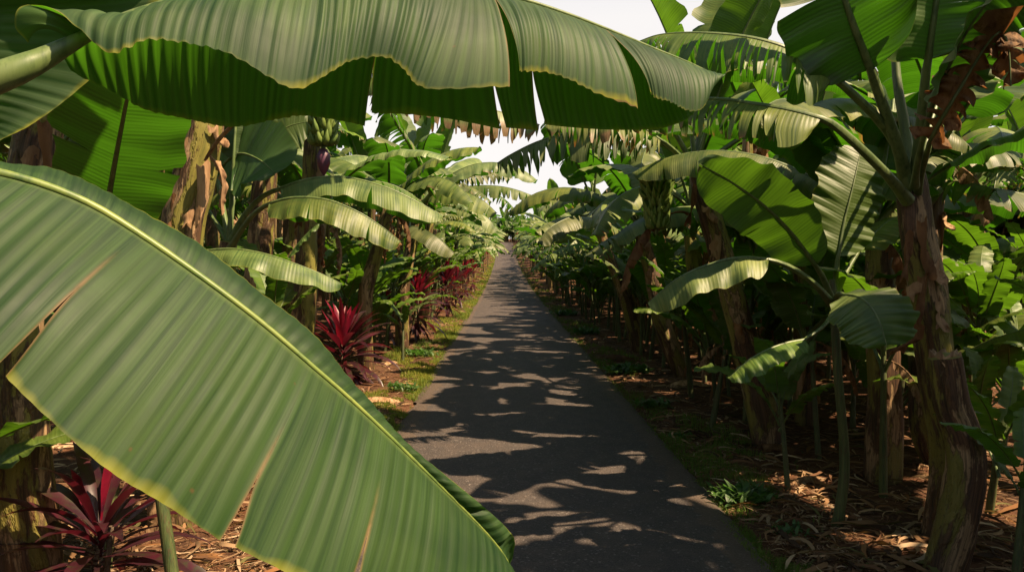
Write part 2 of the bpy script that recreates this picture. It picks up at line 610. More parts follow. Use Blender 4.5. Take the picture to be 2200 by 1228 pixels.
def even_tears(rs, n, v0=.03, lo=.05, hi=.97):
    out = []
    for h in (1, -1):
        x = np.sort(np.linspace(lo, hi, n) + rs.uniform(-.7, .7, n) * (hi - lo) / n)
        out += [(float(t), float(v0 + .6 * rs.rand() ** 3), h) for t in x if rs.rand() > .1]
    return out


LEAFLIB = {}


def lib_leaf(key, kind, seed, lo=False):
    rs = np.random.RandomState(seed)
    mb = MB()
    nc = 22 if lo else 44
    nr = 3 if lo else 5
    kw = dict(ncol=nc, nrow=nr, seed=seed, side=(0, 1, 0), midn=4 if lo else 6)
    if kind == 'up':
        pe, bl = arc_curve(R(rs.uniform(76, 86)), R(rs.uniform(10, 35)), .45, rs.uniform(1.5, 1.9), sway=rs.uniform(-.3, .3))
        add_leaf(mb, bl, .30, fold=-.45, droop=.15, tears=mk_tears(rs, 1, .3, .7), petiole=pe, ripple=.014, rib=.017, **kw)
    elif kind == 'wide':
        pe, bl = arc_curve(R(rs.uniform(55, 72)), R(rs.uniform(60, 100)), .45, rs.uniform(1.7, 2.1), sway=rs.uniform(-.4, .4))
        add_leaf(mb, bl, rs.uniform(.29, .34), fold=rs.uniform(-.2, .35), droop=rs.uniform(.3, .6), tears=mk_tears(rs, 3, .2, .7), petiole=pe, ripple=.022, rib=.018, strip_jit=.15, **kw)
    elif kind == 'torn':
        pe, bl = arc_curve(R(rs.uniform(45, 66)), R(rs.uniform(75, 115)), .5, rs.uniform(1.7, 2.2), sway=rs.uniform(-.4, .4))
        add_leaf(mb, bl, rs.uniform(.28, .33), fold=rs.uniform(0, .5), droop=rs.uniform(.5, .8), tears=mk_tears(rs, 9, .05, .5), petiole=pe, ripple=.015, rib=.018, strip_jit=.2, dry_tip=.15, **kw)
    elif kind == 'shred':
        kw['ncol'] = 60 if not lo else 30
        pe, bl = arc_curve(R(rs.uniform(38, 62)), R(rs.uniform(70, 120)), .5, rs.uniform(1.7, 2.2), sway=rs.uniform(-.4, .4))
        add_leaf(mb, bl, rs.uniform(.28, .34), fold=rs.uniform(.1, .6), droop=rs.uniform(.6, .92), tears=even_tears(rs, 26 if not lo else 14), petiole=pe, ripple=.004, rib=.019, strip_jit=.24, dry_tip=.3, narrow=.28, **kw)
    elif kind == 'young':
        pe, bl = arc_curve(R(rs.uniform(60, 80)), R(rs.uniform(50, 90)), .25, rs.uniform(.85, 1.15), sway=rs.uniform(-.4, .4))
        add_leaf(mb, bl, rs.uniform(.10, .14), fold=rs.uniform(-.3, .2), droop=rs.uniform(.1, .4), petiole=pe, ripple=.014, rib=.009, tears=mk_tears(rs, rs.randint(0, 5), .2, .7), strip_jit=.2, **kw)
    mats = {'up': ['young', 'petiole'], 'young': ['young', 'petiole'], 'wide': ['leaf', 'petiole'], 'torn': ['leaf', 'petiole'], 'shred': ['leaf', 'petiole']}[kind]
    ob = mb.build(key, mats, link=False)
    LEAFLIB[key] = ob
    return ob


K = {}
for kind, n in (('up', 4), ('wide', 7), ('torn', 7), ('shred', 8), ('young', 7)):
    K[kind] = []
    for i in range(n):
        K[kind].append(lib_leaf('leaf_%s_%d' % (kind, i), kind, 100 + i * 7 + len(kind) * 31))


def dead_leaf_mesh(seed):
    """a brown collapsed leaf hanging beside the stem, starts at origin, x outward"""
    rs = np.random.RandomState(seed)
    mb = MB()
    L = rs.uniform(.7, 1.3)
    pe, bl = arc_curve(R(rs.uniform(0, 40)), R(rs.uniform(110, 135)), .18, L, power=.45, sway=rs.uniform(-.3, .3))
    add_leaf(mb, bl, rs.uniform(.07, .15), fold=rs.uniform(.8, 1.2), droop=.5, tears=even_tears(rs, 7, .1), seed=seed, ncol=24, nrow=4,
             side=(0, 1, 0), rib=.010, petiole=pe, ripple=.035, rf=4, strip_jit=.35, narrow=.25, mi=(0, 0))
    return mb.build('dead_leaf', ['dry' if seed % 3 else 'drytan'], link=False)


DEAD = [dead_leaf_mesh(300 + i) for i in range(8)]


def flap_mesh(seed):
    rs = np.random.RandomState(seed)
    mb = MB()
    n, m = 14, 6
    Ln = rs.uniform(.12, .40)
    wd = rs.uniform(.025, .06)
    t = np.linspace(0, 1, n)[:, None]
    a = np.linspace(-1, 1, m)[None]
    out = .012 + .07 * rs.uniform(.3, 1) * t ** 2 * 1.0
    curl = rs.uniform(-.6, .6)
    x = out + .02 * np.sin(t * 9 + a * 2) * t - .03 * a ** 2
    y = a * wd * (1 - .55 * t) + curl * t ** 2 * .1
    z = -t * Ln * (1 - .1 * t) + .02 * np.sin(a * 3 + t * 7)
    P = np.stack([x + 0 * a, y + 0 * t, z + 0 * a], -1)
    mb.grid(P, t + 0 * a, a + 0 * t)
    return mb.build('dry_sheath', ['drytan' if seed % 2 else 'dry'], link=False)


FLAP = [flap_mesh(500 + i) for i in range(8)]


def stem_mesh(pts, rads, seed=0, nr=40, na=20, mats=('stem',), name='pseudostem', parent=None, link=True):
    """overlapping sheath pseudostem"""
    rs = np.random.RandomState(seed)
    pts = np.asarray(pts, float)
    t = np.linspace(0, len(pts) - 1, nr)
    C = crom(pts, t)
    r = np.interp(t, np.arange(len(pts)), rads)
    th = np.linspace(0, 2 * PI, na + 1)
    T = norm(np.gradient(C, axis=0))
    ref = np.array([1., 0, 0])
    B = norm(ref - (T @ ref)[:, None] * T)
    N = np.cross(T, B)
    L = np.concatenate([[0], np.cumsum(np.linalg.norm(np.diff(C, axis=0), axis=1))])
    hh = L[:, None]
    ang = th[None]
    k = rs.randint(2, 4)
    ph = rs.rand() * 6
    saw = ((ang / (2 * PI) * k + hh * rs.uniform(.5, .9) + ph + .15 * np.sin(hh * 5)) % 1.0)
    lump = .05 * np.sin(ang * 3 + hh * 2 + ph) + .04 * np.sin(ang * 2 - hh * 5 + ph * 2) + .03 * np.sin(ang * 7 + hh * 3)
    lump = lump + .06 * (((hh * rs.uniform(1.6, 2.4) + .12 * np.sin(ang * 2 + ph)) % 1.) ** 3)
    rad = r[:, None] * (1 + .10 * saw + lump)
    rad[:, -1] = rad[:, 0]
    P = C[:, None] + rad[..., None] * (np.cos(th)[None, :, None] * B[:, None] + np.sin(th)[None, :, None] * N[:, None])
    mb = MB()
    mb.grid(P, np.broadcast_to(th / 2 / PI * (r.mean() / .1), P.shape[:2]), np.broadcast_to(hh, P.shape[:2]))
    # closed top
    top = np.stack([P[-1], np.repeat(C[-1][None] + T[-1] * r[-1] * .3, na + 1, 0)], 0)
    mb.grid(top, np.zeros(top.shape[:2]), np.zeros(top.shape[:2]) + L[-1])
    return mb.build(name, list(mats), parent, link=link)


STEMS = []
for i in range(6):
    rs = np.random.RandomState(700 + i)
    ln = rs.uniform(-.16, .16, 2)
    STEMS.append(stem_mesh([(0, 0, -.08), (ln[0] * .2, ln[1] * .2, .25), (ln[0] * .6, ln[1] * .6, .65), (ln[0], ln[1], 1.0)], [.105, .092, .078, .06], 800 + i, 36, 18, link=False))
    STEMS[-1]['tipx'] = float(ln[0])
    STEMS[-1]['tipy'] = float(ln[1])
THIN = []
for i in range(4):
    rs = np.random.RandomState(750 + i)
    ln = rs.uniform(-.15, .15, 2)
    THIN.append(stem_mesh([(0, 0, -.05), (ln[0] * .5, ln[1] * .5, .5), (ln[0], ln[1], 1.0)], [.026, .021, .014], 900 + i, 14, 10, mats=('greenstem',), link=False))
    THIN[-1]['tipx'] = float(ln[0])
    THIN[-1]['tipy'] = float(ln[1])


def bunch_parts(parent, loc, rz, sc=1., bud=True):
    """fruit bunch hanging from origin down, with stalk and purple bud"""
    mb = MB()
    mb.tube([(0, 0, .1), (.04, 0, .05), (.06, 0, -.1), (.06, 0, -.40), (.062, 0, -.50)], [.03, .03, .026, .02, .014], 8)
    st = mb.build('banana_bunch', ['petiole'], parent)
    st.location = loc
    st.rotation_euler.z = rz
    st.scale = (sc,) * 3
    rs = np.random.RandomState(5)
    for hnd in range(7):
        mb = MB()
        z = -.02 - hnd * .062
        for row in range(2):
            nf = 9
            for q in range(nf):
                a = q / nf * 2 * PI + hnd * .6 + row * .34 + rs.uniform(-.13, .13)
                if math.cos(a - hnd) < -.97:
                    continue
                fr = (.175 - .012 * hnd) * rs.uniform(.82, 1.12)
                r0 = .02
                t = np.linspace(0, 1, 7)
                rad = r0 + fr * (t * 1.05 - .25 * t ** 2) - (0 if row else .012)
                zz = z - .03 * row - .03 * np.sin(t * 2.4) + .085 * t ** 2.2
                pts = np.stack([.06 + np.cos(a) * rad, np.sin(a) * rad, zz], 1)
                mb.tube(pts, np.array([.008, .016, .0235, .0255, .0235, .015, .004]) * rs.uniform(.92, 1.05), 6)
        mb.build('hand_of_bananas', ['fruit'], st)
    if bud:
        mb = MB()
        mb.tube([(.062, 0, -.47), (.062, 0, -.48), (.063, 0, -.52), (.064, 0, -.57), (.065, 0, -.62), (.066, 0, -.655)], [.01, .028, .045, .044, .026, .003], 12)
        mb.build('banana_flower', ['bud'], st)
    return st


# ------------------------------------------------------------------ generic plants
def crown(root, top, n, sc, rs, mix, az0=None, lean=(0, 0)):
    """leaves as parts of a plant; mix = list of kinds from young (inner) to old (outer)"""
    a0 = rs.random() * 6.28 if az0 is None else az0
    for i in range(n):
        kind = mix[min(len(mix) - 1, int(i / n * len(mix)))]
        src = rs.choice(K[kind])
        az = a0 + i * 2.4 + rs.uniform(-.3, .3)
        age = i / max(1, n - 1)
        tilt = rs.uniform(-.12, .12) + age * .22
        place(src, 'leaf', root, (top[0], top[1], top[2] - .05 * age * sc), az, sc * rs.uniform(.85, 1.08), tilt, rs.uniform(-.2, .2))


def mother(x, y, h, rs, label, group=None, n=8, dead=2, sc=1., flaps=2, mix=('up', 'wide', 'torn', 'torn', 'shred', 'shred'), girth=1.):
    z = float(ground_h(x, y))
    root = empty('banana_plant', (x, y, z), label, 'banana plant', group)
    st = rs.choice(STEMS)
    rz = rs.random() * 6.28
    o = place(st, 'pseudostem', root, (0, 0, 0), rz)
    g = girth * rs.uniform(.85, 1.15)
    o.scale = (g, g, h)
    tx, ty = st['tipx'] * g, st['tipy'] * g
    top = (tx * math.cos(rz) - ty * math.sin(rz), tx * math.sin(rz) + ty * math.cos(rz), h)
    crown(root, (top[0], top[1], h - .06), n, sc, rs, mix)
    for i in range(dead):
        place(rs.choice(DEAD), 'dead_leaf', root, (top[0] * .9, top[1] * .9, h - rs.uniform(.02, .3)), rs.random() * 6.28, rs.uniform(.8, 1.2), 0)
    for i in range(flaps):
        f = rs.uniform(.3, .95)
        az = rs.random() * 6.28
        rr = .085 * g
        place(rs.choice(FLAP), 'dry_sheath', root, (top[0] * f + math.cos(az) * rr * (1.25 - .5 * f), top[1] * f + math.sin(az) * rr * (1.25 - .5 * f), h * f), az, rs.uniform(.7, 1.3))
    return root


def sucker(x, y, h, rs, label, group=None, n=5, sc=1.):
    z = float(ground_h(x, y))
    root = empty('banana_sucker', (x, y, z), label, 'banana sucker', group)
    st = rs.choice(THIN)
    rz = rs.random() * 6.28
    o = place(st, 'stem', root, (0, 0, 0), rz)
    g = rs.uniform(.8, 1.2) * (.6 + .5 * h)
    o.scale = (g, g, h)
    tx, ty = st['tipx'] * g, st['tipy'] * g
    top = (tx * math.cos(rz) - ty * math.sin(rz), tx * math.sin(rz) + ty * math.cos(rz), h)
    a0 = rs.random() * 6.28
    for i in range(n):
        place(rs.choice(K['young']), 'leaf', root, (top[0], top[1], h - .03 - .04 * i), a0 + i * 2.4 + rs.uniform(-.3, .3), sc * rs.uniform(.75, 1.15), rs.uniform(-.15, .35), rs.uniform(-.2, .2))
    if h > .7 and y < 11:
        for i in range(2):
            f = rs.uniform(.45, .95)
            place(rs.choice(FLAP), 'dry_sheath', root, (top[0] * f, top[1] * f, h * f), rs.random() * 6.28, rs.uniform(.5, .9))
        place(rs.choice(DEAD), 'dead_leaf', root, (top[0] * .9, top[1] * .9, h * .9), rs.random() * 6.28, rs.uniform(.35, .55))
    return root


EXEC_MARK = 1
# ------------------------------------------------------------------ light and sky
SUN_EL = R(53)
SUN_AZ = R(-24)      # direction to the sun, measured from +X (right) towards +Y (ahead)
sd = Vector((math.cos(SUN_EL) * math.cos(SUN_AZ), math.cos(SUN_EL) * math.sin(SUN_AZ), math.sin(SUN_EL)))
sun_d = bpy.data.lights.new('sun', 'SUN')
sun_d.energy = 5.0
sun_d.angle = R(.7)
sun_d.color = (1.0, .75, .48)
sun = bpy.data.objects.new('sun', sun_d)
COL.objects.link(sun)
sun.rotation_euler = sd.to_track_quat('Z', 'Y').to_euler()
sun.location = (30, -10, 30)
wd = bpy.data.worlds.new('World')
SC.world = wd
wd.use_nodes = True
nt = wd.node_tree
nt.nodes.clear()
b = NB(nt)
sky = b.n('ShaderNodeTexSky', sky_type='NISHITA')
sky.sun_disc = False
sky.sun_elevation = SUN_EL
sky.sun_rotation = PI / 2 - SUN_AZ
sky.air_density = 1.0
sky.dust_density = 1.5
sky.ozone_density = 1.0
gen = b.n('ShaderNodeTexCoord').outputs['Generated']
cl = b.noise(b.mapping(gen, (1.2, 1.2, 4)), 1.5, 5, .55, .4)
white = b.mix(cl, (6.2, 5.95, 5.8), (7.2, 6.85, 6.6))
sz = b.n('ShaderNodeSeparateXYZ')
b.l(gen, sz.inputs[0])
lowf = b.ramp(sz.outputs[2], [(.30, 1.), (.62, .0)])
cf = b.math('MAXIMUM', b.math('MULTIPLY', lowf, .93), b.ramp(cl, [(.5, .0), (.75, .2)]))
scol = b.mix(cf, sky.outputs[0], white)
bg = b.n('ShaderNodeBackground')
bg.inputs[1].default_value = .05
b.l(scol, bg.inputs[0])
b.l(bg.outputs[0], b.n('ShaderNodeOutputWorld').inputs[0])
SC.view_settings.view_transform = 'Standard'
SC.view_settings.look = 'None'
SC.view_settings.gamma = 1
SC.view_settings.exposure = 1.6
SC.cycles.max_bounces = 6
SC.cycles.diffuse_bounces = 3
SC.cycles.transmission_bounces = 3
SC.cycles.use_adaptive_sampling = True
SC.cycles.sample_clamp_indirect = 4
SC.cycles.use_denoising = True

# ------------------------------------------------------------------ ground and path


def sheet(name, xs_fn, ys, nx, zf, mat, uvscale=1):
    P = np.zeros((len(ys), nx, 3))
    for i, y in enumerate(ys):
        x = xs_fn(y, nx)
        P[i, :, 0] = x
        P[i, :, 1] = y
    P[:, :, 2] = zf(P[:, :, 0], P[:, :, 1])
    mb = MB()
    mb.grid(P.transpose(1, 0, 2), P[:, :, 0].T * uvscale, P[:, :, 1].T * uvscale)
    return mb.build(name, mat)


def soil_mat():
    m, nt = new_mat('soil')
    b = NB(nt)
    co = b.n('ShaderNodeTexCoord').outputs['Object']
    n1 = b.noise(b.mapping(co, (1.3, 1.3, 1.3)), 1, 5, .6)
    n2 = b.noise(b.mapping(co, (14, 14, 14)), 1, 6, .65)
    n3 = b.noise(b.mapping(co, (60, 60, 60)), 1, 4, .6)
    c = b.mix(b.ramp(n1, [(.35, 0.), (.65, 1.)]), (.040, .020, .012), (.105, .045, .022))
    c = b.mix(b.ramp(n2, [(.5, 0.), (.7, 1.)]), c, (.15, .085, .045))
    c = b.mix(b.ramp(n3, [(.55, 0.), (.75, 1.)]), c, (.04, .025, .015))
    bs = b.n('ShaderNodeBsdfPrincipled')
    bs.inputs['Roughness'].default_value = .95
    bs.inputs['Specular IOR Level'].default_value = .15
    b.l(c, bs.inputs['Base Color'])
    bp = b.n('ShaderNodeBump')
    bp.inputs['Strength'].default_value = .9
    bp.inputs['Distance'].default_value = .03
    b.l(b.math('ADD', n2, b.math('MULTIPLY', n3, .4)), bp.inputs['Height'])
    b.l(bp.outputs[0], bs.inputs['Normal'])
    b.l(bs.outputs[0], b.n('ShaderNodeOutputMaterial').inputs[0])
    M['soil'] = m


def asphalt_mat():
    m, nt = new_mat('asphalt')
    b = NB(nt)
    co = b.n('ShaderNodeTexCoord').outputs['Object']
    n1 = b.noise(b.mapping(co, (.7, .5, 1)), 1, 4, .6)
    n2 = b.noise(b.mapping(co, (130, 130, 130)), 1, 3, .6)
    n3 = b.noise(b.mapping(co, (6, 6, 6)), 1, 5, .65)
    vo = b.n('ShaderNodeTexVoronoi', feature='F1')
    vo.inputs['Scale'].default_value = 75
    b.l(co, vo.inputs['Vector'])
    c = b.mix(b.ramp(n1, [(.3, 0.), (.7, 1.)]), (.029, .025, .0245), (.046, .037, .034))
    c = b.mix(b.math('MULTIPLY', b.ramp(n2, [(.45, 0.), (.7, 1.)]), .75), c, (.095, .080, .072))
    c = b.mix(b.math('MULTIPLY', b.ramp(vo.outputs['Color'], [(.80, 0.), (.92, 1.)]), .65), c, (.17, .145, .13))
    c = b.mix(b.math('MULTIPLY', b.ramp(n3, [(.42, 0.), (.7, 1.)]), .55), c, (.085, .064, .052))
    # dusty shoulders, worn by soil washed onto the asphalt
    sep = b.n('ShaderNodeSeparateXYZ')
    b.l(co, sep.inputs[0])
    ex = b.math('ABSOLUTE', b.math('SUBTRACT', sep.outputs[0], .21))
    ex = b.math('ADD', ex, b.math('MULTIPLY', b.math('SUBTRACT', n3, .5), .35))
    c = b.mix(b.math('MULTIPLY', b.ramp(ex, [(.0, 0.), (1.05, 0.), (1.22, 1.)]), .35), c, (.10, .065, .04))
    cr = b.n('ShaderNodeTexVoronoi', feature='DISTANCE_TO_EDGE')
    cr.inputs['Scale'].default_value = .55
    nd = b.n('ShaderNodeVectorMath', operation='ADD')
    b.l(co, nd.inputs[0])
    nz = b.n('ShaderNodeTexNoise')
    nz.inputs['Scale'].default_value = 1.7
    nz.inputs['Detail'].default_value = 5
    b.l(co, nz.inputs[0])
    b.l(nz.outputs[1], nd.inputs[1])
    b.l(nd.outputs[0], cr.inputs['Vector'])
    crk = b.math('MULTIPLY', b.ramp(cr.outputs['Distance'], [(.0, 1.), (.004, 0.)]), b.ramp(n1, [(.5, 0.), (.6, .5)]))
    c = b.mix(crk, c, (.02, .018, .018))
    bs = b.n('ShaderNodeBsdfPrincipled')
    bs.inputs['Specular IOR Level'].default_value = .25
    b.l(b.math('MULTIPLY_ADD', n1, .15, .72), bs.inputs['Roughness'])
    b.l(c, bs.inputs['Base Color'])
    bp = b.n('ShaderNodeBump')
    bp.inputs['Strength'].default_value = .8
    bp.inputs['Distance'].default_value = .009
    b.l(b.math('ADD', n2, b.math('MULTIPLY', vo.outputs['Distance'], .6)), bp.inputs['Height'])
    b.l(bp.outputs[0], bs.inputs['Normal'])
    b.l(bs.outputs[0], b.n('ShaderNodeOutputMaterial').inputs[0])
    M['asphalt'] = m


soil_mat()
asphalt_mat()
ysg = np.concatenate([np.linspace(-400, -12, 8), np.arange(-10, 1, .5), np.arange(1, 16, .09), np.arange(16, 40, .3), np.arange(40, 140, 1.5), np.linspace(142, 600, 12)])
xg = np.concatenate([[-400, -150, -60, -30, -20], np.arange(-14, -4, .35), np.arange(-4, 4.5, .07), np.arange(4.5, 14, .35), [20, 30, 60, 150, 400]])
g = sheet('ground', lambda y, n: xg + float(pc(y)) * 0, ysg, len(xg), ground_h, 'soil')
tag(g, 'reddish brown soil of the plantation under the banana plants', 'ground', kind='structure')
yr = np.concatenate([np.arange(-12, 1, .5), np.arange(1, 20, .05), np.arange(20, 60, .25), np.arange(60, 124, 1)])


def road_x(y, n):
    t = np.linspace(-1, 1, n)
    t = np.sign(t) * np.abs(t) ** .7
    e = float(.06 * fnoise(y * 1.9, 3., 4) + .025 * fnoise(y * 9.3, 1., 6)) + .02 * math.sin(y * 7.3) * math.sin(y * 2.9) + .012 * math.sin(y * 23)
    e2 = float(.06 * fnoise(y * 1.7, 8., 9) + .025 * fnoise(y * 8.3, 2., 3)) + .02 * math.sin(y * 6.1 + 2) * math.sin(y * 3.3) + .012 * math.sin(y * 19)
    return float(pc(y)) + np.where(t < 0, t * (PW + e), t * (PW + e2))


def road_z(x, y):
    d = np.abs(x - pc(y)) / PW
    return gz(y) + .012 - .012 * d ** 2 - np.clip(d - .965, 0, 1) * .9 + .002 * fnoise(x * 3, y * 2, 1)


rd = sheet('path', road_x, yr, 27, road_z, 'asphalt')
tag(rd, 'narrow dark asphalt path running straight between the banana rows', 'path', kind='structure')

# ------------------------------------------------------------------ grass on the verges (uncountable)


def blades(name, pos, hgt, wid, cols, rs, mat='grass', lean=.5):
    n = len(pos)
    az = rs.rand(n) * 2 * PI
    la = rs.rand(n) * 2 * PI
    ln = rs.rand(n) * lean * hgt
    b_ = np.stack([np.cos(az), np.sin(az), np.zeros(n)], 1)
    l_ = np.stack([np.cos(la) * ln, np.sin(la) * ln, np.zeros(n)], 1)
    up = np.array([0, 0, 1.])
    p0 = pos - b_ * wid[:, None] / 2
    p1 = pos + b_ * wid[:, None] / 2
    mid = pos + l_ * .35 + up * (hgt * .6)[:, None]
    p2 = mid + b_ * wid[:, None] * .4
    p3 = mid - b_ * wid[:, None] * .4
    tip = pos + l_ + up * (hgt * .92)[:, None]
    p4 = tip + b_ * wid[:, None] * .06
    p5 = tip - b_ * wid[:, None] * .06
    v = np.stack([p0, p1, p2, p3, p4, p5], 1).reshape(-1, 3)
    i = np.arange(n)[:, None] * 6
    f = np.concatenate([i + np.array([[0, 1, 2, 3]]), i + np.array([[3, 2, 4, 5]])])
    mb = MB()
    mb.v = [v]
    mb.f = [f]
    mb.uv = [np.zeros((len(v), 2))]
    mb.mi = [np.zeros(len(f))]
    mb.dry = [np.zeros(len(v))]
    return mb.build(name, mat, tint=np.repeat(cols, 6, 0))


def verge_points(rs, n, side, y0, y1, dmin, dmax, thr, clump=1.):
    t = rs.rand(n)
    y = 1 / (1 / y0 + t * (1 / y1 - 1 / y0))          # denser near the camera
    d = dmin + (dmax - dmin) * rs.rand(n) ** 1.25
    x = pc(y) + side * (PW + d)
    nz_ = fnoise(x * 2.2, y * .9, 3 + side) + .5 * fnoise(x * 6, y * 5, 8)
    k = nz_ > thr + d * clump
    x, y = x[k], y[k]
    return np.stack([x, y, ground_h(x, y) - .005], 1), nz_[k]


rs = np.random.RandomState(3)
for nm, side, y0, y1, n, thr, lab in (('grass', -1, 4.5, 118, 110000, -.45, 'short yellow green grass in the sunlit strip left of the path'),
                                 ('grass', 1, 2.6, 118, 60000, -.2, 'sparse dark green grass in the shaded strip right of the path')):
    p, nz_ = verge_points(rs, n, side, y0, y1, -.10, .95 if side < 0 else .85, thr, 1.25 if side < 0 else 1.1)
    m_ = len(p)
    ysc = np.clip(p[:, 1] / 9, 1, 6)
    h_ = (.018 + .035 * rs.rand(m_)) * (1 + .8 * np.clip(nz_, 0, 1)) * ysc ** .45
    w_ = (.003 + .004 * rs.rand(m_)) * ysc
    mixv = np.clip(rs.rand(m_) * .7 + .45 * fnoise(p[:, 0] * 1.5, p[:, 1] * .7, 21) + .1, 0, 1)[:, None]
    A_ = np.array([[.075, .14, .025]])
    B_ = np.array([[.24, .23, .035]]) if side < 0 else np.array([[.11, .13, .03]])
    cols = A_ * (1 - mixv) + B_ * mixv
    tag(blades(nm, p, h_, w_, cols, rs), lab, 'grass', kind='stuff')

# ------------------------------------------------------------------ leaf litter (uncountable)


def litter(name, rs, n, xfn, y0, y1, lo, hi, label, ypow=1.):
    t = rs.rand(n)
    y = 1 / (1 / y0 + t * (1 / y1 - 1 / y0))
    x = xfn(rs, n, y)
    z = ground_h(x, y)
    L_ = lo + (hi - lo) * rs.rand(n) ** 2.2
    L_ = L_ * np.clip(y / 14, 1, 3)
    wd_ = L_ * rs.uniform(.015, .12, n)
    az = rs.rand(n) * 2 * PI
    d = np.stack([np.cos(az), np.sin(az)], 1)
    e = np.stack([-np.sin(az), np.cos(az)], 1)
    k = 6
    s = np.linspace(-.5, .5, k)
    bend = rs.uniform(-.35, .35, n)
    arch = rs.uniform(-.02, .16, n) ** 1
    tw = rs.uniform(-1.2, 1.2, n)
    twr = rs.uniform(-2., 2., n)
    V = np.zeros((n, k, 2, 3))
    for j in range(k):
        c2 = np.stack([x, y], 1) + d * (L_ * s[j])[:, None] + e * (L_ * bend * (s[j] ** 2 * 4 - .5))[:, None]
        zz = z + .008 + L_ * np.abs(arch) * (1 - (2 * s[j]) ** 2) * .8 + rs.rand(n) * .006
        wj = wd_ * (1 - (2 * s[j]) ** 4 * .75)
        a = tw * .6 + twr * s[j]
        for q, sg in ((0, -1), (1, 1)):
            V[:, j, q, :2] = c2 + e * (sg * wj * .5 * np.cos(a))[:, None]
            V[:, j, q, 2] = zz + np.abs(wj * .5 * np.sin(a)) * (1 + sg * .9)
    v = V.reshape(-1, 3)
    base = np.arange(n)[:, None, None] * (k * 2) + (np.arange(k - 1) * 2)[None, :, None]
    f = (base + np.array([0, 1, 3, 2])[None, None]).reshape(-1, 4)
    pal = np.array([[.28, .18, .10], [.19, .105, .05], [.12, .06, .03], [.055, .03, .017], [.38, .27, .17], [.17, .08, .03], [.10, .09, .03]])
    ci = rs.choice(len(pal), n, p=[.2, .2, .2, .17, .1, .08, .05])
    cols = pal[ci] * rs.uniform(.6, 1.1, (n, 1))
    mb = MB()
    mb.v = [v]
    mb.f = [f]
    mb.uv = [np.zeros((len(v), 2))]
    mb.mi = [np.zeros(len(f))]
    mb.dry = [np.zeros(len(v))]
    o = mb.build(name, 'litter', tint=np.repeat(cols, k * 2, 0))
    return tag(o, label, 'leaf litter', kind='stuff')


rs = np.random.RandomState(17)
litter('leaf_litter', rs, 24000, lambda r, n, y: pc(y) + PW + .12 + 7.5 * r.rand(n) ** 1.3, 2.6, 60, .02, .30, 'dry tan banana leaf litter under the plants right of the path')
litter('leaf_litter', rs, 17000, lambda r, n, y: pc(y) - PW - .12 - 6 * r.rand(n) ** 1.4, 2.6, 60, .02, .28, 'dry tan banana leaf litter under the plants left of the path')
litter('leaf_litter', rs, 16000, lambda r, n, y: pc(y) + np.where(r.rand(n) < .5, -1, 1) * (PW - .07 + .7 * r.rand(n) ** 1.3), 2.6, 50, .02, .11, 'small crumbs of dry leaf scattered along both path edges')
litter('leaf_litter', rs, 420, lambda r, n, y: pc(y) + (r.rand(n) - .5) * 2.3, 3.5, 40, .012, .05, 'tiny dry leaf flecks lying on the asphalt path')

# ------------------------------------------------------------------ hero parts helpers


def shift(mb, root):
    off = np.array(root.location)
    mb.v = [v - off for v in mb.v]
    return mb


def px(pts):
    return [tuple(W(*p)) for p in pts]


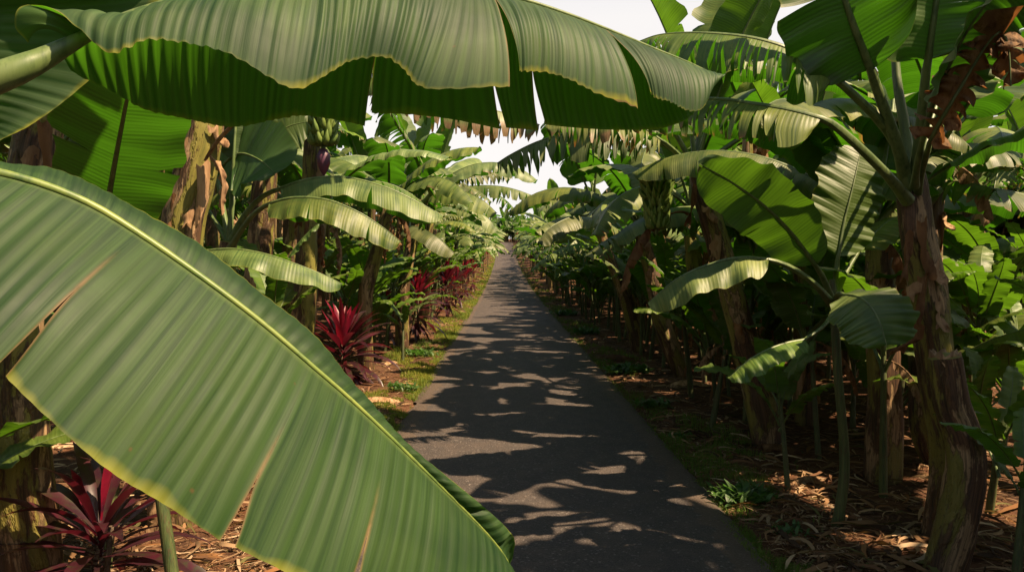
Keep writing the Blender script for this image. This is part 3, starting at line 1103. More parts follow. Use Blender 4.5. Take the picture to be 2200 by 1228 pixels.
def ctrl_leaf(root, rows, tn, tf, ncol=260, nrow=16, bulge=(.02, .03), ripple=.0, fine=.0006, rib=.012, label=None, seed=0,
              pet=None, mats=('hero', 'midrib'), drymargin=0):
    """rows: (mid, near edge, far edge) as (px,py,Y); near edge side listed first. tn / tf: {row: (edge for the next strip, v0)}"""
    rs = np.random.RandomState(seed)
    Mi = np.array([W(*r[0]) for r in rows])
    nr_ = len(rows)
    mb = MB()
    dl = np.linalg.norm(np.diff(Mi, axis=0), axis=1)
    Lc = np.concatenate([[0], np.cumsum(dl)])
    for sidx, tears, h in ((1, tn, 1), (2, tf, -1)):
        E = np.array([W(*r[sidx]) for r in rows])
        cuts = [0] + sorted(tears) + [nr_ - 1]
        for k in range(len(cuts) - 1):
            a, c = cuts[k], cuts[k + 1]
            Es = E[a:c + 1].copy()
            if a in tears:
                Es[0] = W(*tears[a][0])
            n = max(3, int(ncol * (Lc[c] - Lc[a]) / Lc[-1]) + 1)
            t = np.linspace(a, c, n)
            mid = crom(Mi, t)
            T = norm(crom(Mi, t + 1e-3) - crom(Mi, t - 1e-3))
            T[-1] = T[-2]
            T[0] = T[1]
            sh = crom(E, t)
            own = crom(Es, t - a)
            va = tears[a][1] if a in tears else 1
            vc = tears[c][1] if c in tears else 1
            wt = (c - t) / (c - a)
            Lt = np.interp(t, np.arange(nr_), Lc)
            P = np.zeros((n, nrow + 1, 3))
            vv = np.linspace(0, 1, nrow + 1) ** .92
            dry = np.zeros((n, nrow + 1))
            for j, v in enumerate(vv):
                oa = sstep((v - va) / (1 - va + 1e-6)) if va < 1 else 0.
                oc = sstep((v - vc) / (1 - vc + 1e-6)) if vc < 1 else 0.
                if a not in tears:
                    oa = 1.
                if c not in tears:
                    oc = 1.
                o = (oa * wt + oc * (1 - wt))[:, None]
                e = sh * (1 - o) + own * o
                if a in tears:
                    e = sh * (1 - o) + own * o
                d = e - mid
                nn = norm(np.cross(T, norm(d)) * h)
                if h < 0:
                    pass
                up = np.where(nn[:, 2:3] < 0, -nn, nn)
                p = mid + d * v + up * (4 * v * (1 - v) * (bulge[0] if h > 0 else bulge[1]))
                p = p + up * ((ripple * v ** 1.5 * np.sin(Lt * 2 * PI / .19 + h + np.sin(Lt * 9)) + fine * min(1, v * 5) * (np.sin(Lt * 2 * PI / .024 + 1.5 * np.sin(Lt * 21)) + .5 * np.sin(Lt * 2 * PI / .041)))[:, None])
                # a tear pulls its two lips a little out of plane
                for (cc, vx, sg) in ((a, va, 1), (c, vc, -1)):
                    if cc in tears and v > vx:
                        near = np.exp(-np.abs(Lt - Lc[cc]) / .03) * sstep((v - vx) / .5)
                        p = p + up * (near * .008 * sg)[:, None]
                        dry[:, j] = np.maximum(dry[:, j], np.exp(-((Lt - Lc[cc]) / .0022) ** 2) * .8)
                    elif cc in tears and v > vx - .3:
                        dry[:, j] = np.maximum(dry[:, j], np.exp(-((Lt - Lc[cc]) / .002) ** 2) * .6 * sstep((v - vx + .3) / .3))
                P[:, j] = p
            U = np.repeat(Lt[:, None], nrow + 1, 1)
            V = .5 + .5 * h * np.repeat(vv[None], n, 0)
            # orientation: upper side faces the viewer on the near half
            if h > 0:
                mb.grid(P[::-1], U[::-1], V[::-1], 0, dry[::-1])
            else:
                mb.grid(P, U, V, 0, dry)
    ob = shift(mb, root).build('leaf', [mats[0]], root)
    if label:
        ob['label'] = label
    m2 = MB()
    t = np.linspace(0, nr_ - 1, 50)
    pts = crom(Mi, t)
    rd_ = rib * (1 - .8 * t / (nr_ - 1))
    if pet:
        pe = np.array(px([p[:3] for p in pet]))
        pr = np.array([p[3] for p in pet])
        tt = np.linspace(0, len(pe) - 1, 16)[:-1]
        pts = np.concatenate([crom(pe, tt), pts])
        rd_ = np.concatenate([np.interp(tt, np.arange(len(pe)), pr), rd_])
    m2.tube(pts, rd_, 12, 0)
    shift(m2, root).build('midrib', [mats[1]], ob)
    return ob


def plank_leaf(root, pet, mid, width, mat='leaf', label=None, pmat='petiole', **kw):
    mb = MB()
    kw.setdefault('ncol', 70)
    kw.setdefault('nrow', 8)
    kw.setdefault('midn', 8)
    P = px(mid)
    pe = px(list(pet) + [mid[0]]) if pet else None
    k = np.linspace(0, len(P) - 1, 24)
    add_leaf(mb, crom(np.array(P), k), width, petiole=pe, **kw)
    o = shift(mb, root).build('leaf', [mat, pmat], root)
    if label:
        o['label'] = label
    return o


def hero_root(name, X, Y, label, cat, group=None):
    return empty(name, (X, Y, float(ground_h(X, Y))), label, cat, group)


def hero_stem(root, pts, rads, seed, nr=70, na=32, mats=('stem',), name='pseudostem'):
    """pts: px,py,Y from the ground up (first may be None: the root's place)"""
    P = []
    for p in pts:
        P.append(np.array(root.location) + np.array([0, 0, -.06]) if p is None else np.array(W(*p)))
    off = np.array(root.location)
    return stem_mesh([p - off for p in P], rads, seed, nr, na, mats, name, root)


def flaps_on(root, spots, seed=0):
    r = random.Random(seed)
    for (x, y, Y, az, s) in spots:
        p = W(x, y, Y) - root.location
        place(r.choice(FLAP), 'dry_sheath', root, p, R(az), s, 0)


# ================================================================== the two overhanging leaves at the left
pa = hero_root('banana_plant', -2.5, 1.15, 'banana plant whose huge folded leaf hangs across the top of the view', 'banana plant')
hero_stem(pa, [None, (-2150, 700, 1.2), (-2000, 250, 1.25)], [.15, .13, .10], 31, 30, 16)
rowsT = [
    ((158, 92, 1.50), (62, 96, 1.485), (150, 150, 1.60)),
    ((172, 84, 1.51), (33, 60, 1.47), (176, 166, 1.63)),
    ((190, 74, 1.52), (46, 14, 1.47), (205, 180, 1.65)),
    ((215, 62, 1.53), (112, 18, 1.46), (240, 198, 1.67)),
    ((250, 48, 1.54), (172, 62, 1.44), (275, 217, 1.69)),
    ((305, 28, 1.55), (243, 117, 1.43), (320, 236, 1.71)),
    ((400, 0, 1.58), (335, 83, 1.45), (405, 258, 1.76)),
    ((520, -22, 1.64), (470, 108, 1.49), (500, 271, 1.80)),
    ((660, -40, 1.70), (622, 186, 1.54), (600, 257, 1.86)),
    ((720, -45, 1.74), (700, 162, 1.59), (655, 247, 1.89)),
    ((790, -48, 1.78), (762, 128, 1.65), (740, 262, 1.92)),
    ((850, -46, 1.81), (820, 122, 1.68), (781, 268, 1.95)),
    ((910, -42, 1.85), (868, 150, 1.71), (860, 246, 1.98)),
    ((985, -30, 1.90), (926, 191, 1.75), (960, 254, 2.03)),
    ((1055, -15, 1.95), (1097, 184, 1.83), (1074, 277, 2.08)),
    ((1100, -5, 1.98), (1135, 152, 1.88), (1115, 277, 2.11)),
    ((1150, 8, 2.02), (1180, 157, 1.92), (1152, 279, 2.13)),
    ((1230, 35, 2.08), (1268, 192, 1.97), (1240, 275, 2.18)),
    ((1300, 62, 2.14), (1373, 232, 2.05), (1320, 279, 2.23)),
    ((1350, 82, 2.18), (1420, 212, 2.09), (1375, 279, 2.26)),
    ((1410, 107, 2.24), (1462, 230, 2.14), (1430, 274, 2.29)),
    ((1475, 133, 2.30), (1505, 236, 2.20), (1480, 252, 2.33)),
    ((1525, 157, 2.36), (1528, 195, 2.30), (1512, 215, 2.37)),
    ((1543, 168, 2.40), (1544, 172, 2.39), (1541, 176, 2.40)),
]
ctrl_leaf(pa, rowsT, {14: ((1112, 156, 1.87), .02), 18: ((1392, 203, 2.08), .05)},
          {11: ((800, 244, 1.97), .05), 14: ((1092, 276, 2.10), .25), 16: ((1173, 268, 2.16), .15)},
          ncol=420, nrow=18, bulge=(.030, .028), ripple=.004, fine=.0024, rib=.015, seed=3, mats=('hero', 'petiole'),
          pet=[(-2000, 250, 1.25, .05), (-1000, 380, 1.28, .042), (-300, 265, 1.38, .033), (0, 165, 1.44, .029), (110, 118, 1.49, .019)],
          label='huge folded leaf hanging across the top of the view')
rowsU = [
    ((-420, -160, 1.75), (-500, 100, 1.6), (-300, -260, 1.9)),
    ((-300, -120, 1.78), (-420, 230, 1.62), (-60, -240, 1.95)),
    ((-200, -60, 1.80), (-330, 300, 1.65), (150, -150, 2.0)),
    ((-130, 0, 1.82), (-300, 360, 1.68), (340, -40, 2.05)),
    ((-90, 60, 1.84), (-280, 400, 1.70), (300, 60, 2.05)),
    ((-70, 120, 1.86), (-260, 420, 1.72), (205, 160, 2.03)),
    ((-62, 180, 1.88), (-230, 430, 1.75), (130, 225, 2.0)),
    ((-56, 235, 1.90), (-190, 430, 1.8), (62, 270, 1.98)),
    ((-50, 290, 1.92), (-130, 400, 1.88), (5, 300, 1.96)),
    ((-48, 330, 1.94), (-55, 345, 1.94), (-40, 340, 1.95)),
]
ctrl_leaf(pa, rowsU, {}, {}, ncol=160, nrow=18, bulge=(.02, .03), ripple=.006, fine=.0010, rib=.014, seed=4,
          pet=[(-2000, 250, 1.25, .05), (-1300, -150, 1.4, .035), (-700, -240, 1.6, .022)], label='broad ribbed leaf in the top left corner')

pb = hero_root('banana_plant', -2.1, .55, 'banana plant at lower left whose broad split leaf slants down past the path edge', 'banana plant')
hero_stem(pb, [None, (-4800, 1200, .6), (-4300, 500, .65)], [.14, .12, .09], 32, 30, 16)
rowsB = [
    ((-420, 330, .93), (-700, 420, .76), (-400, 270, .98)),
    ((-250, 340, .95), (-640, 560, .76), (-230, 300, 1.0)),
    ((-110, 352, .97), (-520, 620, .77), (-100, 325, 1.02)),
    ((0, 372, .99), (-400, 690, .78), (10, 352, 1.04)),
    ((100, 400, 1.01), (-270, 740, .80), (115, 364, 1.06)),
    ((200, 442, 1.03), (-140, 775, .81), (215, 402, 1.08)),
    ((298, 502, 1.05), (-14, 790, .83), (318, 458, 1.10)),
    ((400, 572, 1.07), (110, 905, .85), (420, 520, 1.12)),
    ((500, 645, 1.09), (240, 1013, .87), (530, 602, 1.14)),
    ((585, 712, 1.11), (350, 1082, .90), (620, 672, 1.16)),
    ((668, 784, 1.13), (480, 1158, .93), (705, 752, 1.18)),
    ((750, 855, 1.16), (620, 1232, .97), (775, 838, 1.20)),
    ((830, 930, 1.19), (748, 1290, 1.0), (850, 925, 1.22)),
    ((910, 1008, 1.22), (850, 1330, 1.05), (945, 1010, 1.24)),
    ((985, 1082, 1.25), (960, 1350, 1.11), (1030, 1080, 1.27)),
    ((1050, 1150, 1.28), (1040, 1330, 1.18), (1088, 1132, 1.30)),
    ((1085, 1195, 1.30), (1080, 1275, 1.25), (1106, 1165, 1.31)),
    ((1096, 1222, 1.32), (1094, 1232, 1.32), (1098, 1212, 1.32)),
]
ctrl_leaf(pb, rowsB, {6: ((8, 815, .84), .45), 10: ((501, 1174, .94), .66), 12: ((752, 1292, 1.0), .6)}, {},
          ncol=300, nrow=22, bulge=(.012, .006), ripple=.002, fine=.0007, rib=.0075, seed=5, mats=('herodark', 'midrib'),
          pet=[(-4300, 500, .65, .045), (-2200, 330, .75, .035), (-1100, 320, .85, .022)], label='broad split leaf slanting down across the lower left')
# ================================================================== left side plants
pd_ = hero_root('banana_plant', -1.28, 2.95, 'young banana plant with one hanging glowing green leaf behind the big slanting leaf', 'banana plant')
hero_stem(pd_, [None, (330, 980, 3.0), (255, 780, 3.0), (205, 640, 3.0)], [.024, .022, .018, .013], 33, 24, 12, ('greenstem',))
plank_leaf(pd_, [(195, 645, 3.0), (210, 560, 3.0)], [(222, 500, 3.2), (238, 400, 3.05), (258, 290, 2.85), (282, 170, 2.62), (310, 60, 2.5), (350, -40, 2.45)],
           .235, 'leaf', 'hanging leaf with a pale straight midrib', side=(1, .15, 0), fold=-.12, droop=.1, base=.12, ripple=.012, rf=3, rib=.013, seed=41,
           tears=[(.32, .35, -1), (.3, .6, 1)], strip_jit=.12)
plank_leaf(pd_, [(195, 645, 3.0), (150, 560, 3.1)], [(110, 470, 3.2), (40, 400, 3.3), (-60, 380, 3.4)], .2, 'leaf', side=(0, 1, .3), fold=.2, droop=.3, seed=43, ncol=40)
plank_leaf(pd_, [(195, 645, 3.0), (260, 600, 3.2)], [(250, 545, 3.5), (215, 560, 3.8), (180, 590, 4.0)], .18, 'leaf', side=(.6, .6, -.4), fold=.1, droop=.2, seed=44, ncol=40)

pe_ = hero_root('banana_plant', -2.12, 3.35, 'banana plant with papery tan stem at the far left edge under the ribbed leaf', 'banana plant')
hero_stem(pe_, [None, (30, 700, 3.3), (62, 420, 3.3), (85, 260, 3.3), (120, 60, 3.3)], [.115, .105, .098, .09, .08], 34)
flaps_on(pe_, [(100, 255, 3.18, -40, 1.1), (60, 320, 3.2, -80, .9), (40, 380, 3.2, -100, .8)], 2)
crown(pe_, tuple(W(115, 30, 3.3) - pe_.location), 7, 1., rng, ('up', 'wide', 'torn'), az0=2.2)

pf = hero_root('banana_plant', -1.98, 4.45, 'banana plant with thick blotched yellow brown stem left of the broad slanting leaf', 'banana plant')
hero_stem(pf, [None, (375, 900, 4.4), (388, 520, 4.4), (412, 400, 4.4), (440, 270, 4.4), (455, 120, 4.45), (470, 20, 4.5)],
          [.135, .125, .115, .105, .095, .088, .078], 35, 110, 40)
flaps_on(pf, [(462, 268, 4.33, -20, 1.0), (385, 300, 4.32, -150, .9), (438, 350, 4.28, -60, 1.1), (405, 455, 4.27, -90, .8), (400, 300, 4.3, -100, .9), (372, 420, 4.3, -140, .8)], 3)
dl_ = MB()
P_ = np.array(px([(440, 345, 4.25), (470, 300, 4.2), (500, 268, 4.15), (515, 240, 4.1)]))
dl_.tube(crom(P_, np.linspace(0, 3, 12)), [.010, .014, .016, .017, .018, .018, .017, .016, .015, .014, .013, .012], 7, 0, .5)
shift(dl_, pf).build('dead_petiole', ['drytan'], pf)
dl_ = MB()
P_ = np.array(px([(452, 335, 4.24), (468, 355, 4.2), (478, 395, 4.2), (474, 430, 4.2), (477, 462, 4.2)]))
add_leaf(dl_, crom(P_, np.linspace(0, 4, 16)), .032, fold=.9, droop=.2, ncol=20, nrow=4, seed=3, rib=.006, mi=(0, 0), side=(1, 0, 0), ripple=.01, base=.3)
shift(dl_, pf).build('dead_leaf', ['drytan'], pf)
crown(pf, tuple(W(470, 20, 4.5) - pf.location), 7, 1., rng, ('up', 'wide', 'torn', 'shred'), az0=1.2)

pg = hero_root('banana_plant', -2.15, 5.7, 'banana plant with three long arching leaves reaching right, left of the red cordylines', 'banana plant')
hero_stem(pg, [None, (470, 760, 5.7), (480, 620, 5.7), (492, 520, 5.7)], [.12, .10, .085, .06], 36, 40, 20, ('stem',))
# two arching leaves and a low one
plank_leaf(pg, [(492, 530, 5.7), (520, 470, 5.65), (560, 425, 5.6)], [(600, 405, 5.55), (660, 385, 5.5), (740, 380, 5.5), (830, 402, 5.5), (900, 435, 5.55), (956, 466, 5.6)],
           .215, 'leaf', fold=.75, droop=.55, seed=51, ripple=.014, rf=3, rib=.016, roll=-.15, tears=[(.55, .1, -1), (.27, .2, 1), (.62, .15, 1)], strip_jit=.06)
plank_leaf(pg, [(492, 540, 5.6), (515, 500, 5.5), (545, 460, 5.4)], [(580, 436, 5.3), (630, 424, 5.2), (700, 428, 5.15), (770, 455, 5.15), (825, 490, 5.2), (862, 520, 5.25)],
           .20, 'leaf', fold=.8, droop=.5, seed=52, ripple=.012, rf=4, rib=.015, roll=-.1, tears=[(.2, .1, -1), (.34, .1, -1), (.5, .3, 1), (.75, .2, -1)], strip_jit=.09)
plank_leaf(pg, [(470, 640, 5.3), (430, 570, 4.9)], [(440, 538, 4.7), (500, 534, 4.6), (570, 545, 4.55), (640, 568, 4.55), (700, 592, 4.6), (736, 610, 4.65)],
           .15, 'leaf', fold=.7, droop=.5, seed=53, ripple=.016, rf=2.5, rib=.011, roll=-.1)
plank_leaf(pg, [(492, 530, 5.7), (480, 450, 5.8), (470, 400, 5.85)], [(468, 372, 5.9), (490, 345, 5.8), (520, 330, 5.7), (560, 345, 5.5), (590, 372, 5.4)],
           .33, 'leaf', side=(.35, -.6, -.7), fold=.05, droop=.1, seed=54, ripple=.012, rib=.014, base=.25)
plank_leaf(pg, [(492, 520, 5.7), (500, 430, 5.9), (520, 370, 6.1)], [(545, 330, 6.2), (580, 300, 6.2), (620, 272, 6.2), (660, 262, 6.2)],
           .30, 'leaf', side=(.3, -.5, -.8), fold=.05, droop=.15, seed=55, ripple=.01, rib=.014)
plank_leaf(pg, [(490, 520, 5.7), (440, 440, 5.9)], [(400, 380, 6), (340, 400, 6), (290, 470, 6)], .3, 'leaf', fold=.3, droop=.3, seed=56)
plank_leaf(pg, [(492, 520, 5.7), (498, 420, 5.7)], [(502, 340, 5.7), (508, 250, 5.75), (520, 150, 5.8), (545, 60, 5.9)], .2, 'young', side=(1, .3, 0), fold=-.8, droop=.05, seed=57)

ph_ = hero_root('banana_plant', -2.05, 7.4, 'banana plant with orange brown stem carrying a green fruit bunch and purple flower', 'banana plant')
hero_stem(ph_, [None, (655, 640, 7.4), (662, 480, 7.4), (668, 380, 7.4), (672, 260, 7.4), (676, 200, 7.4)], [.115, .10, .09, .08, .07, .06], 37)
flaps_on(ph_, [(668, 380, 7.28, -60, 1.2), (650, 410, 7.3, -120, 1.1), (690, 350, 7.3, -20, 1.), (660, 460, 7.28, -80, .9)], 4)
bunch_parts(ph_, tuple(W(684, 168, 7.15) - ph_.location), R(-50), 1.42)
crown(ph_, tuple(W(676, 195, 7.4) - ph_.location), 8, 1., rng, ('up', 'wide', 'torn', 'shred'), az0=2.9)

for args in (
    (-2.62, 9.2, [(625, 690, 9.2), (628, 560, 9.2), (630, 470, 9.2), (632, 440, 9.2)], [.14, .125, .115, .10, .08], 'banana plant with thick peeling brown stem, left of the pale shaggy stem', 38, ('wide', 'torn', 'shred')),
    (-2.35, 8.6, [(655, 660, 8.6), (675, 560, 8.6), (683, 480, 8.6), (685, 455, 8.6)], [.13, .115, .10, .09, .07], 'banana plant with pale yellow stem and shaggy tan top right behind the big red cordyline', 39, ('wide', 'torn', 'shred')),
    (-1.95, 10.6, [(785, 640, 10.6), (803, 560, 10.6), (822, 490, 10.6), (835, 440, 10.6)], [.11, .10, .09, .08, .06], 'banana plant with slim stem leaning right between the red cordylines', 40, ('wide', 'wide', 'torn')),
):
    X_, Y_, pts_, rad_, lab_, sd_, mix_ = args
    r_ = hero_root('banana_plant', X_, Y_, lab_, 'banana plant')
    hero_stem(r_, [None] + pts_, rad_, sd_)
    tp_ = W(*pts_[-1]) - r_.location
    crown(r_, tuple(tp_), 6, .8, rng, mix_)
    for q in range(3):
        place(DEAD[(sd_ + q) % 8], 'dead_leaf', r_, (tp_.x, tp_.y, tp_.z - .08), -1.2 + q * 1.5, .55 + .15 * q)
    for q in range(3):
        f_ = .75 + .08 * q
        place(FLAP[(sd_ + q) % 8], 'dry_sheath', r_, (tp_.x * f_ + .06 * math.cos(-1 + q), tp_.y * f_ + .08 * math.sin(-1.5 + q), tp_.z * f_), -1.6 + q * .9, .9)

r_ = hero_root('banana_plant', -2.75, 7.9, 'tall banana plant behind the fruit bunch with a brown tipped shredded leaf', 'banana plant')
hero_stem(r_, [None, (560, 500, 7.9), (575, 300, 7.9), (585, 150, 7.9)], [.14, .12, .10, .07], 44)
plank_leaf(r_, [(585, 160, 7.9), (640, 120, 7.6), (700, 110, 7.3)], [(780, 130, 7.0), (860, 168, 6.8), (950, 202, 6.7), (1040, 230, 6.7), (1110, 250, 6.8), (1160, 268, 6.9)],
           .36, 'leaf', 'shredded leaf with brown tips', tears=even_tears(np.random.RandomState(25), 30, .05), ncol=130, nrow=8, fold=.9, droop=.95, seed=84,
           ripple=.003, rib=.016, strip_jit=.1, narrow=.2, dry_tip=.8, sweep=.03)
crown(r_, tuple(W(585, 155, 7.9) - r_.location), 6, 1., rng, ('up', 'wide', 'torn'), az0=2.2)
r_ = hero_root('banana_plant', -1.75, 12.9, 'banana plant with a thick yellow midrib over shredded strips at left', 'banana plant')
hero_stem(r_, [None, (868, 620, 12.9), (890, 500, 12.9), (905, 430, 12.9)], [.11, .10, .085, .06], 45)
plank_leaf(r_, [(905, 440, 12.9), (925, 420, 12.6)], [(922, 405, 12.2), (905, 360, 11.6), (880, 310, 11.0), (855, 270, 10.5), (835, 235, 10.1), (800, 200, 9.8)],
           .42, 'leaf', 'shredded leaf with a thick pale yellow midrib', tears=even_tears(np.random.RandomState(26), 30, .03), ncol=120, nrow=7, fold=.5, droop=.9, seed=85,
           ripple=.004, rib=.034, strip_jit=.2, narrow=.35, sweep=.1, side=(.8, -.5, 0), pmat='midrib')
plank_leaf(r_, [(905, 440, 12.9), (915, 425, 12.8)], [(925, 413, 12.6), (960, 406, 12.3), (1000, 412, 12.1), (1040, 432, 12.0), (1068, 458, 12.0)], .30, 'leaf', fold=.75, droop=.6, seed=87, ripple=.01, rib=.014,
           tears=mk_tears(np.random.RandomState(7), 8), strip_jit=.12)
plank_leaf(r_, [(905, 440, 12.9), (920, 410, 13.2)], [(940, 392, 13.4), (985, 378, 13.6), (1030, 371, 13.8), (1070, 371, 14), (1102, 380, 14.1)], .30, 'leaf', fold=.7, droop=.85, seed=88, ripple=.004, rib=.014,
           tears=even_tears(np.random.RandomState(17), 22, .05), strip_jit=.2, narrow=.25)
plank_leaf(r_, [(905, 440, 12.9), (885, 460, 12.2)], [(880, 485, 11.6), (905, 490, 11.2), (940, 510, 11.0), (975, 545, 11.0)], .26, 'leaf', fold=.4, droop=.5, seed=89, ripple=.01, rib=.012)
crown(r_, tuple(W(905, 435, 12.9) - r_.location), 7, 1., rng, ('up', 'wide', 'torn', 'shred'), az0=.3)

r_ = hero_root('banana_plant', -2.0, 18.5, 'banana plant reaching one long arched leaf right below the white sky gap', 'banana plant')
hero_stem(r_, [None, (915, 560, 18.5), (925, 470, 18.5), (935, 425, 18.5)], [.11, .10, .085, .06], 46)
plank_leaf(r_, [(935, 430, 18.5), (955, 415, 18.5)], [(980, 406, 18.5), (1020, 399, 18.4), (1065, 399, 18.3), (1105, 406, 18.2), (1145, 420, 18.2)], .38, 'leaf', fold=.7, droop=.75, seed=90, ripple=.006, rib=.018,
           tears=even_tears(np.random.RandomState(27), 16, .1), strip_jit=.15, narrow=.2)
plank_leaf(r_, [(935, 430, 18.5), (955, 440, 18.2)], [(985, 440, 18), (1020, 450, 17.8), (1050, 470, 17.7), (1068, 495, 17.7)], .36, 'leaf', fold=.6, droop=.6, seed=91, ripple=.01, rib=.016)
crown(r_, tuple(W(935, 430, 18.5) - r_.location), 7, 1., rng, ('up', 'torn', 'shred'), az0=.9)

# ================================================================== right side plants
pr = hero_root('banana_plant', 2.5, 4.15, 'tall banana plant in the right foreground with peeling stem and many long leaf stalks', 'banana plant')
hero_stem(pr, [None, (2050, 1010, 4.1), (2015, 800, 4.1), (1990, 620, 4.1), (1968, 500, 4.12), (1958, 400, 4.15), (1956, 360, 4.15)],
          [.112, .102, .092, .086, .080, .076, .056], 61, 130, 44)
flaps_on(pr, [(2015, 640, 4.0, -20, 1.0), (1960, 610, 3.97, -150, .8), (1985, 590, 3.96, -90, .8), (1950, 500, 4.0, -150, .9), (1985, 470, 4.0, -70, 1.1), (1965, 700, 3.97, -160, 1.1), (2010, 560, 4., -60, 1.)], 6)
C_ = (1958, 400, 4.13)
# long shredded leaves to the left
plank_leaf(pr, [(1955, 420, 4.12), (1935, 330, 4.05), (1890, 260, 3.95), (1830, 200, 3.85)],
           [(1790, 165, 3.8), (1740, 128, 3.8), (1680, 98, 3.8), (1600, 78, 3.85), (1500, 70, 3.95), (1420, 74, 4.1), (1375, 88, 4.2)],
           .29, 'leaf', 'shredded leaf arching left over the path from the tall right plant', tears=even_tears(np.random.RandomState(5), 26, .06, lo=.16), ncol=150, nrow=9,
           fold=.55, droop=.9, seed=62, ripple=.003, rib=.018, strip_jit=.2, narrow=.24, roll=-.1, sweep=.05)
plank_leaf(pr, [(1950, 430, 4.05), (1910, 380, 3.9), (1850, 320, 3.75), (1800, 275, 3.68)],
           [(1765, 252, 3.65), (1700, 235, 3.7), (1620, 222, 3.8), (1540, 212, 3.95), (1440, 214, 4.15), (1340, 235, 4.4), (1290, 250, 4.5)],
           .25, 'leaf', tears=even_tears(np.random.RandomState(6), 30, .05, lo=.12), ncol=150, nrow=9,
           fold=.6, droop=.95, seed=63, ripple=.003, rib=.017, strip_jit=.2, narrow=.24, dry_tip=.25, sweep=.03)
# leaves rising out of the top of the frame
plank_leaf(pr, [(1950, 400, 4.15), (1930, 320, 4.0), (1895, 220, 3.9)], [(1870, 150, 3.8), (1835, 60, 3.7), (1800, -40, 3.65), (1755, -140, 3.65), (1700, -220, 3.7)],
           .34, 'leaf', 'dark leaf rising steeply left of the stem', side=(.9, -.2, .25), fold=.15, droop=.35, seed=64, ripple=.03, rf=3, rib=.022, base=.16,
           tears=[(.3, .3, 1), (.42, .3, 1), (.5, .2, 1), (.45, .3, -1), (.55, .3, -1), (.7, .2, 1), (.7, .2, -1)], strip_jit=.3)
plank_leaf(pr, [(1958, 380, 4.2), (1945, 280, 4.25), (1928, 180, 4.3)], [(1922, 100, 4.35), (1918, 0, 4.4), (1912, -120, 4.5), (1900, -260, 4.6)],
           .36, 'leaf', side=(1, .1, 0), fold=-.15, droop=.1, seed=65, ripple=.02, rib=.02)
plank_leaf(pr, [(1965, 390, 4.1), (1975, 300, 4.0), (1985, 200, 3.9), ], [(1992, 130, 3.85), (2003, 50, 3.8), (2020, -50, 3.75), (2050, -160, 3.7), (2100, -260, 3.7)],
           .34, 'leaf', side=(.95, .1, -.2), fold=.2, droop=.35, seed=66, ripple=.03, rf=3, rib=.020, base=.14,
           tears=[(.3, .3, 1), (.38, .3, -1), (.5, .2, 1), (.6, .3, -1)], strip_jit=.25)
plank_leaf(pr, [(1972, 400, 4.15), (1985, 330, 4.3), (1998, 270, 4.4)], [(2015, 215, 4.5), (2050, 160, 4.6), (2100, 110, 4.7), (2160, 80, 4.8), (2240, 90, 4.9)],
           .3, 'leaf', fold=.4, droop=.4, seed=67, tears=mk_tears(np.random.RandomState(2), 5), strip_jit=.2)
plank_leaf(pr, [(1970, 420, 4.1), (1980, 370, 3.95), (1990, 335, 3.8)], [(1998, 305, 3.65), (2030, 245, 3.55), (2075, 170, 3.5), (2115, 105, 3.45), (2148, 68, 3.4), (2166, 100, 3.38), (2172, 185, 3.36)],
           .125, 'orange', 'collapsed brown dead leaf right of the stalks', side=(.55, -.45, -.7), fold=.6, droop=.7, seed=68, pmat='petiole', ripple=.045, rf=7, tears=even_tears(np.random.RandomState(9), 12, .15), strip_jit=.5, narrow=.3)
plank_leaf(pr, [(1965, 400, 4.0), (1975, 330, 3.8)], [(2010, 200, 3.6), (2080, 60, 3.4), (2180, -60, 3.3), (2300, -140, 3.2)], .3, 'leaf', fold=.3, droop=.3, seed=69)
plank_leaf(pr, [(1958, 400, 4.2), (1990, 300, 4.6), (2040, 200, 5.0)], [(2090, 90, 5.3), (2150, 20, 5.6), (2230, -10, 5.9)], .3, 'leaf', fold=.3, droop=.5, seed=70, tears=mk_tears(np.random.RandomState(4), 7), strip_jit=.2)

ps = hero_root('banana_plant', 1.98, 4.35, 'young banana plant with broad glowing leaves just left of the tall foreground stem', 'banana plant')
hero_stem(ps, [None, (1815, 1000, 4.35), (1800, 800, 4.35), (1792, 660, 4.35), (1788, 600, 4.35)], [.03, .027, .024, .021, .015], 71, 40, 16, ('greenstem',))
plank_leaf(ps, [(1790, 650, 4.3), (1770, 600, 4.2)], [(1752, 570, 4.1), (1700, 500, 3.95), (1640, 440, 3.75), (1570, 390, 3.6), (1502, 352, 3.5)],
           .18, 'young', 'broad glowing green leaf pointing up left', side=(.5, -.55, .68), fold=.02, droop=.08, seed=72, ripple=.02, rf=2.5, rib=.012, tears=[(.42, .4, -1), (.5, .7, 1)], strip_jit=.08, base=.3)
plank_leaf(ps, [(1792, 640, 4.4), (1796, 590, 4.5)], [(1800, 550, 4.5), (1812, 480, 4.55), (1832, 400, 4.6), (1850, 320, 4.7)],
           .24, 'leaf', side=(1, .25, .1), fold=-.1, droop=.05, seed=73, ripple=.012, rib=.012, base=.25)
plank_leaf(ps, [(1785, 650, 4.2), (1750, 610, 4.0), (1700, 575, 3.9)], [(1650, 556, 3.85), (1600, 552, 3.85), (1540, 562, 3.85), (1460, 595, 3.85), (1392, 650, 3.9)],
           .17, 'leaf', fold=.55, droop=.5, seed=74, ripple=.02, rf=2, rib=.012, roll=-.1)
plank_leaf(ps, [(1795, 650, 4.2), (1800, 632, 4.0)], [(1812, 632, 3.85), (1850, 640, 3.7), (1885, 680, 3.6), (1905, 740, 3.55)],
           .205, 'leaf', 'drooping blue green leaf beside the tall stem', side=(.9, .1, .35), fold=.1, droop=.15, seed=75, ripple=.012, rib=.011, base=.4)
